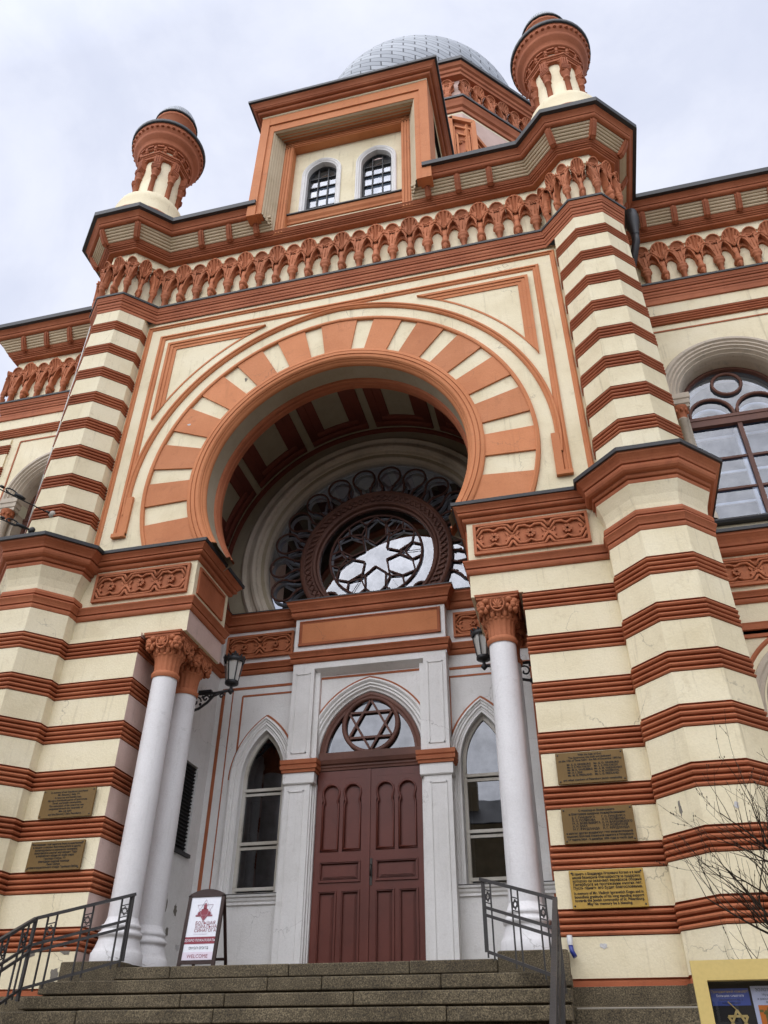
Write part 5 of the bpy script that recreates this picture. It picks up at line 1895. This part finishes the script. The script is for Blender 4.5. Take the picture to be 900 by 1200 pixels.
plaque(-4.105, -3.26, .87, 1.258, 'dark_brass', column([
    'Реставрация этой синагоги была осуществлена', 'в память о нашем благотворителе и друге,', 'великодушном и скромном человеке,', 'покровителе многих изучающих Тору', 'и еврейских общин во всём мире',
    'Эдмонде Сафра, \u05dc"\u05d6', 'благодаря щедрой помощи', 'Лили Сафра', 'и благотворительного фонда Эдмонда Сафра'], .0335, .335, .0375),
    'tarnished brass plaque in Russian, lower of two on left pier')
names_en = (['Mr. E. G. GINZBURG', 'Mr. S. S. POLYAKOV', 'Mr. M. A. VAVELBERG', 'Mr. A. I. ZAK', 'Mr. M. G. FRIDLAND'], ['Mr. G. O. GINZBURG', 'Mr. L. S. POLYAKOV', 'Mr. A. M. VARSHAVSKY', 'Mr. L. M. ROZENTAL', 'Mr. L. G. FRIDLAND'])
plaque(3.25, 4.09, 1.575, 1.968, 'dark_brass', column(['With the help of G-d', 'The Synagogue was built and dedicated', 'on the 17th of Tevet 5654 - the 8th of December 1893 by:'], .031, .345, .0345)
       + column(names_en[0], .031, .225, .0335, .13, 'LEFT') + column(names_en[1], .031, .225, .0335, .46, 'LEFT')
       + [('and other members of Petersburg Jewish community', .031, .035, Cx, 'CENTER')],
       'brown plaque with English name columns, topmost of three on right pier')
names_ru = (['Е. Г. ГИНЦБУРГА', 'С. С. ПОЛЯКОВА', 'М. А. ВАВЕЛЬБЕРГА', 'А. И. ЗАКА', 'М. Г. ФРИДЛАНДА'], ['Г. О. ГИНЦБУРГА', 'Л. С. ПОЛЯКОВА', 'А. М. ВАРШАВСКОГО', 'Л. М. РОЗЕНТАЛЯ', 'Л. Г. ФРИДЛАНДА'])
plaque(3.24, 4.09, .87, 1.288, 'dark_brass', column(['С помощью Всевышнего', 'и благодаря щедрым пожертвованиям'], .033, .365, .037)
       + column(names_ru[0], .032, .285, .0335, .12, 'LEFT') + column(names_ru[1], .032, .285, .0335, .47, 'LEFT')
       + column(['и многих других воздвигнут этот величественный', 'комплекс Большой Хоральной синагоги в Петербурге', '17 тевета 5654 - 8 декабря 1893 года в честь дня'], .0305, .108, .0365),
       'brown plaque with Russian name columns, middle of three on right pier')
plaque(3.245, 4.09, .165, .575, 'brass', column(['В память о Владимире Игоревиче Когане и в знак', 'нашей безмерной благодарности за поддержку,', 'которую он оказывал еврейской общине', 'Петербурга на протяжении многих лет.', 'Пусть память его будет благословенна.'], .0385, .355, .038)
       + column(['In memory of Mr. Vladimir Igorevetich Kogan and in', 'boundless gratitude of his long standing support', 'towards the Jewish community of St. Petersburg.', 'May his memory be a blessing.'], .0385, .148, .0375),
       'bright golden plaque, lowest of three on right pier')

# ------------------------------------------------------------------ lanterns
for s_ in (-1, 1):
    xw = 3.05 * s_
    yl, zl = 1.80, 3.93
    d = -s_
    root = empty('wall_lantern', (xw, yl, 3.7), 'black scrolled wall lantern %s' % ('beside the louvred opening, left of the door' if s_ < 0 else 'half hidden behind the right white column'), 'lantern', 'wall lanterns in the porch')
    base = (xw, yl, 3.7)
    mb = MB()
    X = lambda t: xw + d * t
    mb.bar((X(0), yl, 3.66), (X(0), yl, 4.16), .04, .06, 'black_metal')
    mb.tube([(X(.0), yl, 4.10), (X(.25), yl, 4.09), (X(.55), yl, 4.08), (X(.80), yl, 4.11)], .026, 'black_metal', 6)
    mb.tube([(X(.02), yl, 3.70), (X(.10), yl, 3.78), (X(.25), yl, 3.82), (X(.40), yl, 3.92), (X(.5), yl, 4.03), (X(.6), yl, 4.07)], .024, 'black_metal', 6)
    for cx_, cz_, r_ in ((.17, 3.95, .11), (.36, 4.0, .065), (.66, 4.02, .05)):
        pts = []
        for i in range(22):
            t = i / 21 * 4.2 * PI / 2
            rr = r_ * (1 - i / 26)
            pts.append((X(cx_ + rr * math.cos(t)), yl, cz_ + rr * math.sin(t)))
        mb.tube(pts, .016, 'black_metal', 5)
    for cx_, cz_ in ((.27, 3.9), (.30, 4.03), (.45, 4.03), (.08, 4.05), (.08, 3.8)):
        blob(mb, (X(cx_), yl, cz_), (.028, .02, .028), 'black_metal', 6, 4)
    mb.bar((X(.22), yl, 4.12), (X(.46), yl, 4.12), .07, .05, 'black_metal')
    mb.build('bracket_arm', root, base)
    lx = X(.82)
    mb = MB()
    mb.lathe([(4.03, .01), (4.06, .035), (4.09, .06), (4.12, .04), (4.15, .025), (4.19, .03), (4.205, .09), (4.22, .12), (4.27, .122), (4.275, .10)], (lx, yl), 'black_metal', 12)
    mb.lathe([(4.62, .165), (4.64, .185), (4.70, .19), (4.705, .17), (4.75, .10), (4.80, .03), (4.86, .015)], (lx, yl), 'black_metal', 16)
    for k in range(14):
        a = 2 * PI * k / 14
        blob(mb, (lx + .182 * math.cos(a), yl + .182 * math.sin(a), 4.715), (.022, .022, .03), 'black_metal', 5, 3)
    for k in range(6):
        a = PI / 3 * k + .3
        mb.bar((lx + .105 * math.cos(a), yl + .105 * math.sin(a), 4.26), (lx + .168 * math.cos(a), yl + .168 * math.sin(a), 4.64), .016, .016, 'black_metal')
    mb.build('lamp_housing', root, base)
    mb = MB()
    mb.lathe([(4.265, .10), (4.63, .158)], (lx, yl), 'lamp_glass', 6)
    for p_ in range(len(mb.sm)): mb.sm[p_] = False
    mb.build('lamp_glass', root, base)

# ------------------------------------------------------------------ stair railings
def star(mb, c, u, w, r, m, th=.010):
    """six-pointed star in the plane spanned by u and w"""
    c, u, w = Vector(c), Vector(u), Vector(w)
    for k in range(2):
        p = [c + u * (r * math.cos(R(90 + 180 * k + 120 * i))) + w * (r * math.sin(R(90 + 180 * k + 120 * i))) for i in range(3)]
        for i in range(3): mb.bar(p[i], p[(i + 1) % 3], th, th, m, up=u.cross(w))
for s_ in (-1, 1):
    A = Vector((2.27 * s_, -.29, .47)); B = Vector((3.10 * s_, -.97, .13))
    slope = RISE / TREAD
    C = Vector((3.10 * s_, -5.2, .13 - (5.2 - .97) * slope))
    H = .80
    base = (2.27 * s_, -.29, -.25)
    root = empty('stair_railing', base, 'dark iron stair railing with star panels, %s' % ('in front of the left white columns' if s_ < 0 else 'in front of the single right column'), 'railing', 'iron railings of the entrance steps')
    mb = MB()
    up = Vector((0, 0, 1))
    mb.bar(A + up * .0 - (B - A).normalized() * .06, B, .05, .035, 'rail_metal'); mb.bar(B, C, .05, .035, 'rail_metal')
    mb.build('handrail', root, base)
    mb = MB()
    for dz in (-.29, -.37, -.74):
        w = .022 if dz > -.5 else .02
        mb.bar(A + up * dz, B + up * dz, w, .032, 'rail_metal'); mb.bar(B + up * dz, C + up * dz, w, .032, 'rail_metal')
    mb.build('rails', root, base)
    mb = MB()
    def pair(p, dvec, with_star=True):
        q = p + dvec * .105
        slope_z = dvec.z
        for t in (p, q): mb.bar(t + up * (-.02), t + up * (-.80), .018, .018, 'rail_metal', up=(1, 0, 0))
        mb2 = MB()
        c = (p + q) / 2
        hz = Vector((dvec.x, dvec.y, 0)).normalized()
        for dz in (-.10, -.235):
            mb2.bar(p + up * dz, q + up * dz, .014, .012, 'rail_metal')
        star(mb2, c + up * (-.168), hz, up, .052, 'rail_metal')
        mb2.build('star_panel', root, base)
    d1 = (B - A).normalized(); L1 = (B - A).length
    pair(A + d1 * .0, d1)
    for t in (.40, .78): pair(A + d1 * (L1 * t), d1)
    d2 = (C - B).normalized(); L2 = (C - B).length
    k = .12
    while k < L2 - .2:
        pair(B + d2 * k, d2); k += .36
    mb.bar(B + up * .0, B + up * -.86, .035, .035, 'rail_metal', up=(1, 0, 0))
    mb.bar(C + up * .0, C + up * -.9, .04, .04, 'rail_metal', up=(1, 0, 0))
    mb.bar(A - d1 * .03, A - d1 * .03 + up * -.75, .03, .03, 'rail_metal', up=(1, 0, 0))
    mb.build('balusters', root, base)

# ------------------------------------------------------------------ folding sign on the landing
sb = (-1.355, -.08, LAND)
root = empty('sandwich_board', sb, 'dark wood folding sign with white welcome poster on the landing', 'sign')
mb = MB()
lean = .11
hw, hh = .25, .90
def Wb(u, z, o=0):      # board plane: leans back
    return (sb[0] + u, sb[1] + lean * z / hh - o, sb[2] + z)
def slab(u0, u1, z0, z1, o0, o1, m):
    p = [Wb(u0, z0, o0), Wb(u1, z0, o0), Wb(u1, z1, o0), Wb(u0, z1, o0), Wb(u0, z0, o1), Wb(u1, z0, o1), Wb(u1, z1, o1), Wb(u0, z1, o1)]
    for q in ((0, 1, 5, 4), (1, 2, 6, 5), (2, 3, 7, 6), (3, 0, 4, 7), (4, 5, 6, 7), (3, 2, 1, 0)): mb.face([p[i] for i in q], m)
slab(-hw, -hw + .045, 0, .82, -.012, .014, 'sign_wood'); slab(hw - .045, hw, 0, .82, -.012, .014, 'sign_wood')
slab(-hw + .045, hw - .045, .03, .075, -.012, .014, 'sign_wood')
# bowed head
arc = [(-hw, .80)] + [(-hw + 2 * hw * i / 16, .82 + .075 * math.sin(PI * i / 16) ** .7) for i in range(17)] + [(hw, .80)]
f = [Wb(u, z, .014) for u, z in arc]; b = [Wb(u, z, -.012) for u, z in arc]
mb.face(f, 'sign_wood'); mb.face(b[::-1], 'sign_wood')
for i in range(len(arc)):
    j = (i + 1) % len(arc); mb.face([f[i], f[j], b[j], b[i]], 'sign_wood')
mb.build('frame', root, sb)
mb = MB()
for u in (-hw + .03, hw - .03): mb.bar((sb[0] + u, sb[1] + .42, sb[2]), (sb[0] + u, sb[1] + lean + .02, sb[2] + .82), .035, .025, 'sign_wood')
mb.bar((sb[0] - hw + .03, sb[1] + .36, sb[2] + .12), (sb[0] + hw - .03, sb[1] + .36, sb[2] + .12), .03, .03, 'sign_wood')
mb.build('rear_leg', root, sb)
mb = MB()
slab(-hw + .04, hw - .04, .075, .80, -.004, .004, 'sign_white')
slab(-hw + .045, hw - .045, .08, .165, .004, .0055, 'sign_pale')
slab(-hw + .045, hw - .045, .255, .335, .004, .006, 'sign_red')
mb.build('poster', root, sb)
mb = MB()
ux = Vector((1, 0, 0)); uz = Vector((0, lean / hh, 1)).normalized()
for body, size, z, u, al, m in (('БОЛЬШАЯ', .054, .475, -.10, 'LEFT', 'sign_red'), ('ХОРАЛЬНАЯ', .054, .432, -.10, 'LEFT', 'sign_red'), ('СИНАГОГА', .054, .389, -.10, 'LEFT', 'sign_red'),
                                ('ДОБРО ПОЖАЛОВАТЬ', .037, .283, 0, 'CENTER', 'sign_white'), ('\u05dd\u05d9\u05d0\u05d1\u05d4 \u05dd\u05d9\u05db\u05d5\u05e8\u05d1', .046, .197, 0, 'CENTER', 'ink'), ('WELCOME', .058, .10, .0, 'CENTER', 'sign_red'),
                                ('САНКТ-ПЕТЕРБУРГ', .02, .358, -.10, 'LEFT', 'sign_grey_pink')):
    p = Vector(Wb(u, z, .0075))
    text_into(mb, body, size, p, ux, uz, m, al)
mb.build('lettering', root, sb, fix=False)
mb = MB()
# emblem: pale star outline with a dark red building silhouette
ec = .645
for k in range(2):
    P3 = [(.125 * math.cos(R(90 + 180 * k + 120 * i)), ec + .125 * math.sin(R(90 + 180 * k + 120 * i))) for i in range(3)]
    for i in range(3):
        p, q = P3[i], P3[(i + 1) % 3]
        mb.bar(Wb(p[0], p[1], .006), Wb(q[0], q[1], .006), .004, .005, 'sign_grey_pink', up=(0, -1, 0))
def shape(pts): mb.face([Wb(u, ec + z, .0085) for u, z in pts], 'sign_red')
shape([(-.115, -.075), (.115, -.075), (.115, -.058), (.05, -.055), (.045, .01), (.0, .02), (-.045, .01), (-.05, -.055), (-.115, -.058)])
shape([(-.045, -.075), (.045, -.075), (.0, -.135)])
shape([(-.022, .01), (.022, .01), (.022, .06), (.012, .075), (.0, .085), (-.012, .075), (-.022, .06)])
for s_ in (-1, 1): shape([(s_ * .05, -.06), (s_ * .09, -.06), (s_ * .085, -.03), (s_ * .05, -.005)])
mb.build('emblem', root, sb, fix=False)

# ------------------------------------------------------------------ notice board
nb = (4.085, -4.0, GROUND)
root = empty('notice_board', nb, 'yellow framed glazed notice board with posters beside the steps', 'notice board')
th = R(-3)
nx_, ny_ = math.cos(th), math.sin(th)
def Wn(u, z, o=0): return (nb[0] + nx_ * u + ny_ * o, nb[1] + ny_ * u - nx_ * o, z)
def nslab(mb, u0, u1, z0, z1, o0, o1, m):
    p = [Wn(u0, z0, o0), Wn(u1, z0, o0), Wn(u1, z1, o0), Wn(u0, z1, o0), Wn(u0, z0, o1), Wn(u1, z0, o1), Wn(u1, z1, o1), Wn(u0, z1, o1)]
    for q in ((0, 1, 5, 4), (1, 2, 6, 5), (2, 3, 7, 6), (3, 0, 4, 7), (4, 5, 6, 7), (3, 2, 1, 0)): mb.face([p[i] for i in q], m)
zt = -.785
mb = MB()
WN, HN = 1.5, 1.0
nslab(mb, 0, WN, zt - .115, zt, -.09, .03, 'yellow_paint'); nslab(mb, 0, WN, zt - HN, zt - HN + .1, -.09, .03, 'yellow_paint')
nslab(mb, 0, .085, zt - HN + .1, zt - .115, -.09, .03, 'yellow_paint'); nslab(mb, WN - .085, WN, zt - HN + .1, zt - .115, -.09, .03, 'yellow_paint')
mb.build('frame', root, nb)
mb = MB()
nslab(mb, .08, WN - .08, zt - HN + .09, zt - .11, -.085, -.07, 'poster_black')
mb.build('backing_board', root, nb)
mb = MB()
for u in (.25, WN - .25): nslab(mb, u - .04, u + .04, GROUND, zt - HN + .01, -.07, .0, 'rail_metal')
mb.build('post', root, nb)
bx0 = .095
mb = MB()
nslab(mb, bx0, bx0 + .235, zt - .50, zt - .155, -.069, -.062, 'poster_black')
nslab(mb, bx0, bx0 + .235, zt - .252, zt - .156, -.062, -.060, 'poster_blue')
for t, s_, z, m in (('Праздничный концерт', .021, -.180, 'poster_gold'), ('Большая синагога', .019, -.203, 'sign_white'), ('Лермонтовский пр., 2', .014, -.224, 'poster_black'), ('вход свободный', .014, -.242, 'poster_black')):
    text_into(mb, t, s_, Wn(bx0 + .117, zt + z, -.0585), (nx_, ny_, 0), (0, 0, 1), m)
# golden six-pointed pendant
c = Vector(Wn(bx0 + .14, zt - .345, -.056))
star(mb, c, (nx_, ny_, 0), (0, 0, 1), .068, 'poster_gold', .013)
mb.tube([c + Vector((0, 0, .068)), c + Vector((-.02, 0, .09)), c + Vector((-.045, 0, .115))], .004, 'poster_gold', 5)
mb.build('poster', root, nb)
mb = MB()
x1 = bx0 + .25
nslab(mb, x1, x1 + .26, zt - .52, zt - .145, -.069, -.061, 'poster_pale')
nslab(mb, x1 + .025, x1 + .235, zt - .45, zt - .252, -.061, -.059, 'poster_orange')
for i in range(34):
    u, z = random.uniform(x1 + .035, x1 + .225), random.uniform(zt - .30, zt - .262)
    nslab(mb, u - .012, u + .012, z - .007, z + .007, -.059, -.0575 + .0004 * (i % 3), 'poster_olive')
for u in (.065, .17): nslab(mb, x1 + u - .008, x1 + u + .008, zt - .36, zt - .28, -.059, -.0573, 'poster_olive')
for i in range(12):
    u, z = random.uniform(x1 + .035, x1 + .215), random.uniform(zt - .44, zt - .37)
    nslab(mb, u - .014, u + .014, z - .004, z + .004, -.059, -.0574 + .0003 * (i % 3), 'poster_olive' if i % 3 else 'poster_gold')
for t, s_, z in (('ЗОЛОТАЯ ОСЕНЬ', .024, -.175), ('Музыка, стихи,', .019, -.201), ('и рассказы для детей', .019, -.223), ('Вход с улицы', .016, -.241)):
    text_into(mb, t, s_, Wn(x1 + .13, zt + z, -.0595), (nx_, ny_, 0), (0, 0, 1), 'ink')
mb.build('poster', root, nb)
mb = MB()
x2 = x1 + .28
nslab(mb, x2, x2 + .24, zt - .49, zt - .15, -.069, -.061, 'sign_white')
mb.build('poster', root, nb)
mb = MB()
mb.face([Wn(.08, zt - HN + .095, -.02), Wn(WN - .08, zt - HN + .095, -.02), Wn(WN - .08, zt - .113, -.02), Wn(.08, zt - .113, -.02)], 'notice_glass' if 'notice_glass' in MATS else 'porch_glass')
glass('notice_glass', .05, (.97, .97, .97))
mb.mats = ['notice_glass']
mb.build('pane', root, nb)

# ------------------------------------------------------------------ leafless shrub
mb = MB()
rnd = random.Random(11)
def grow(p, d, L, r, depth):
    n = max(3, int(L / .09))
    pts = [p]; rr = [r]
    q = Vector(p)
    dd = Vector(d).normalized()
    for i in range(n):
        dd = (dd + Vector((rnd.uniform(-.16, .16), rnd.uniform(-.16, .16), rnd.uniform(-.10, .16)))).normalized()
        q = q + dd * (L / n)
        pts.append(q.copy()); rr.append(max(.0014, r * (1 - .62 * (i + 1) / n)))
        if depth < 4 and i > 0 and rnd.random() < (.9 if depth < 2 else .62 if depth < 3 else .4):
            ax = Vector((rnd.uniform(-1, 1), rnd.uniform(-.8, .8), rnd.uniform(-.25, .9)))
            nd = (dd * 1.0 + ax * .85).normalized()
            grow(q.copy(), nd, L * rnd.uniform(.38, .62), rr[-1] * .68, depth + 1)
        elif depth >= 3 and rnd.random() < .22:
            blob(mb, q, (.0045, .0045, .009), 'bark', 5, 3)
    mb.tube(pts, rr, 'bark', 5)
SB = (5.12, -3.45, GROUND)
mb.tube([SB, (5.10, -3.45, -2.3), (5.06, -3.46, -1.6), (5.03, -3.45, -1.0)], [.06, .055, .05, .042], 'bark', 8)
starts = [((5.05, -3.45, -1.35), (-.62, -.05, .62), .62, .014), ((5.04, -3.45, -1.15), (-.85, .1, .50), .62, .013), ((5.03, -3.45, -1.0), (-.42, .0, 1.0), 1.0, .016), ((5.03, -3.45, -1.0), (-.12, .1, 1.0), 1.35, .017),
          ((5.03, -3.45, -1.0), (.45, -.1, 1.0), 1.1, .015), ((5.03, -3.45, -.8), (-.75, -.12, .72), .85, .012), ((5.0, -3.45, -.5), (-.9, .05, .5), .66, .010), ((5.06, -3.45, -1.5), (.8, .0, .7), .8, .014),
          ((5.0, -3.45, -.3), (-.55, .1, .85), .75, .010), ((5.0, -3.45, -.1), (-.8, -.1, .3), .5, .008)]
starts += [((5.02, -3.45, -.9), (-.55, .15, .8), .8, .011), ((5.03, -3.45, -.7), (-.3, -.15, 1.0), 1.05, .012), ((5.0, -3.45, -.2), (-.65, .05, .6), .62, .009), ((5.03, -3.45, -1.2), (-.95, -.1, .22), .55, .010)]
for a in starts: grow(*a, 1)
sh = mb.build('bare_shrub', None, SB)
tag(sh, 'leafless dark-twigged shrub behind the yellow notice board', 'shrub')

# ------------------------------------------------------------------ span wires tied to the left tower
def wire(name, p, q, label, ins):
    p, q = Vector(p), Vector(q)
    root = empty(name, p, label, 'wire', 'span wires tied to the left tower')
    mb = MB()
    pts = []
    for i in range(15):
        t = i / 14
        v = p.lerp(q, t); v.z -= .18 * 4 * t * (1 - t)
        pts.append(v)
    mb.tube(pts, .011, 'rubber_black', 5)
    mb.build('cable', root, p)
    mb = MB()
    dd = (q - p).normalized()
    v = p + dd * ins
    mb.tube([v - dd * .10, v - dd * .03, v + dd * .03, v + dd * .10], [.022, .035, .035, .022], 'rubber_black', 8)
    mb.tube([v + dd * .16 + Vector((0, 0, .05 * math.cos(a))) + dd * (.11 * math.sin(a)) for a in [2 * PI * i / 12 for i in range(12)]], .014, 'rubber_black', 5, closed=True)
    mb.tube([v + dd * .30, v + dd * .34, v + dd * .38], [.02, .03, .02], 'rubber_black', 8)
    mb.build('insulator', root, p)
    mb = MB()
    blob(mb, p, (.07, .05, .07), 'concrete' if ins > .5 else 'rubber_black', 8, 5)
    mb.tube([p, p + dd * .12], .02, 'rubber_black', 6)
    mb.build('wall_anchor', root, p)
wire('span_wire', (-4.98, -.545, 6.72), (-11.5, -6.0, 9.6), 'upper black wire with ring insulator tied to left tower', .62)
wire('span_wire', (-5.30, -.55, 6.42), (-11.5, -6.0, 8.2), 'lower black wire with stacked insulator tied to left tower', .18)

# small socket with a blue plug on the corner of the right pier
root = empty('wall_socket', (3.19, -.02, -.2), 'white socket with blue plug on the corner of right pier', 'socket')
mb = MB(); mb.lathe([(-.20, .03), (-.12, .034), (-.115, .03), (-.10, .03)], (3.17, -.06), 'white_plastic', 12); mb.bar((3.17, -.06, -.15), (3.17, .02, -.15), .03, .05, 'white_plastic')
mb.build('socket_body', root, (3.19, -.02, -.2))
mb = MB(); mb.tube([(3.17, -.06, -.2), (3.18, -.07, -.26), (3.21, -.08, -.32)], .026, 'blue_plastic', 10)
mb.build('plug', root, (3.19, -.02, -.2))

# ------------------------------------------------------------------ camera
cam = bpy.data.cameras.new('camera')
co_ = bpy.data.objects.new('camera', cam)
COL.objects.link(co_)
pit, yaw, roll = R(35.40), R(-14.02), R(.37)
fw = Vector((math.sin(yaw) * math.cos(pit), math.cos(yaw) * math.cos(pit), math.sin(pit)))
rt = Vector((math.cos(yaw), -math.sin(yaw), 0)); upv = rt.cross(fw)
r2 = rt * math.cos(roll) + upv * math.sin(roll); u2 = -rt * math.sin(roll) + upv * math.cos(roll)
co_.matrix_world = Matrix(((r2.x, u2.x, -fw.x, 3.56), (r2.y, u2.y, -fw.y, -10.39), (r2.z, u2.z, -fw.z, -1.44), (0, 0, 0, 1)))
cam.sensor_fit = 'VERTICAL'; cam.sensor_height = 36; cam.sensor_width = 27
cam.lens = 936 / 1200 * 36
cam.clip_start = .05; cam.clip_end = 2000
S.camera = co_

# ------------------------------------------------------------------ light: overcast spring day
SUN_EL, SUN_AZ = R(47), R(196)      # azimuth clockwise from +Y; high behind the viewer's left shoulder
sdir = Vector((math.sin(SUN_AZ) * math.cos(SUN_EL), math.cos(SUN_AZ) * math.cos(SUN_EL), math.sin(SUN_EL)))
sl = bpy.data.lights.new('sun', 'SUN')
so = bpy.data.objects.new('sun', sl)
COL.objects.link(so)
so.rotation_euler = sdir.to_track_quat('Z', 'Y').to_euler()
so.location = (0, -20, 40)
sl.energy = .7; sl.angle = R(100); sl.color = (1, .96, .9)

w = bpy.data.worlds.new('World'); S.world = w
w.use_nodes = True
nt = w.node_tree; nt.nodes.clear()
out = N(nt, 'ShaderNodeOutputWorld'); bg = N(nt, 'ShaderNodeBackground')
nt.links.new(bg.outputs[0], out.inputs[0])
sky = N(nt, 'ShaderNodeTexSky', sky_type='NISHITA')
sky.sun_disc = False; sky.sun_elevation = SUN_EL; sky.sun_rotation = SUN_AZ
tc = N(nt, 'ShaderNodeTexCoord')
n1 = noise(nt, tc.outputs['Generated'], 3.4, 8, .58, .35)
cloud = ramp(nt, n1, [(.30, (6.3, 6.7, 8.0)), (.46, (6.9, 7.25, 8.45)), (.56, (7.6, 7.9, 8.95)), (.70, (8.3, 8.55, 9.35))])
# cloud layer is brighter round the hidden sun
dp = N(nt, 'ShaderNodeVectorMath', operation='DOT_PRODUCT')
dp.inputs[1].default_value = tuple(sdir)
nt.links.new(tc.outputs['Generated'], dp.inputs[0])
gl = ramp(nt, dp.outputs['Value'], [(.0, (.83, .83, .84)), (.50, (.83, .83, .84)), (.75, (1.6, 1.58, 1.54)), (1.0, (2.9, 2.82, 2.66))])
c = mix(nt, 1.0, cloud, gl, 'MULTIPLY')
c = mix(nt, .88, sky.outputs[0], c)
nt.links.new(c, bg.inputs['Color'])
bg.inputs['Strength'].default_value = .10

S.view_settings.view_transform = 'Standard'
S.view_settings.look = 'None'
S.view_settings.exposure = 0.55
S.view_settings.gamma = 1.0
S.render.engine = 'CYCLES'
S.cycles.max_bounces = 8
S.cycles.diffuse_bounces = 4
S.cycles.transparent_max_bounces = 12
S.render.film_transparent = False
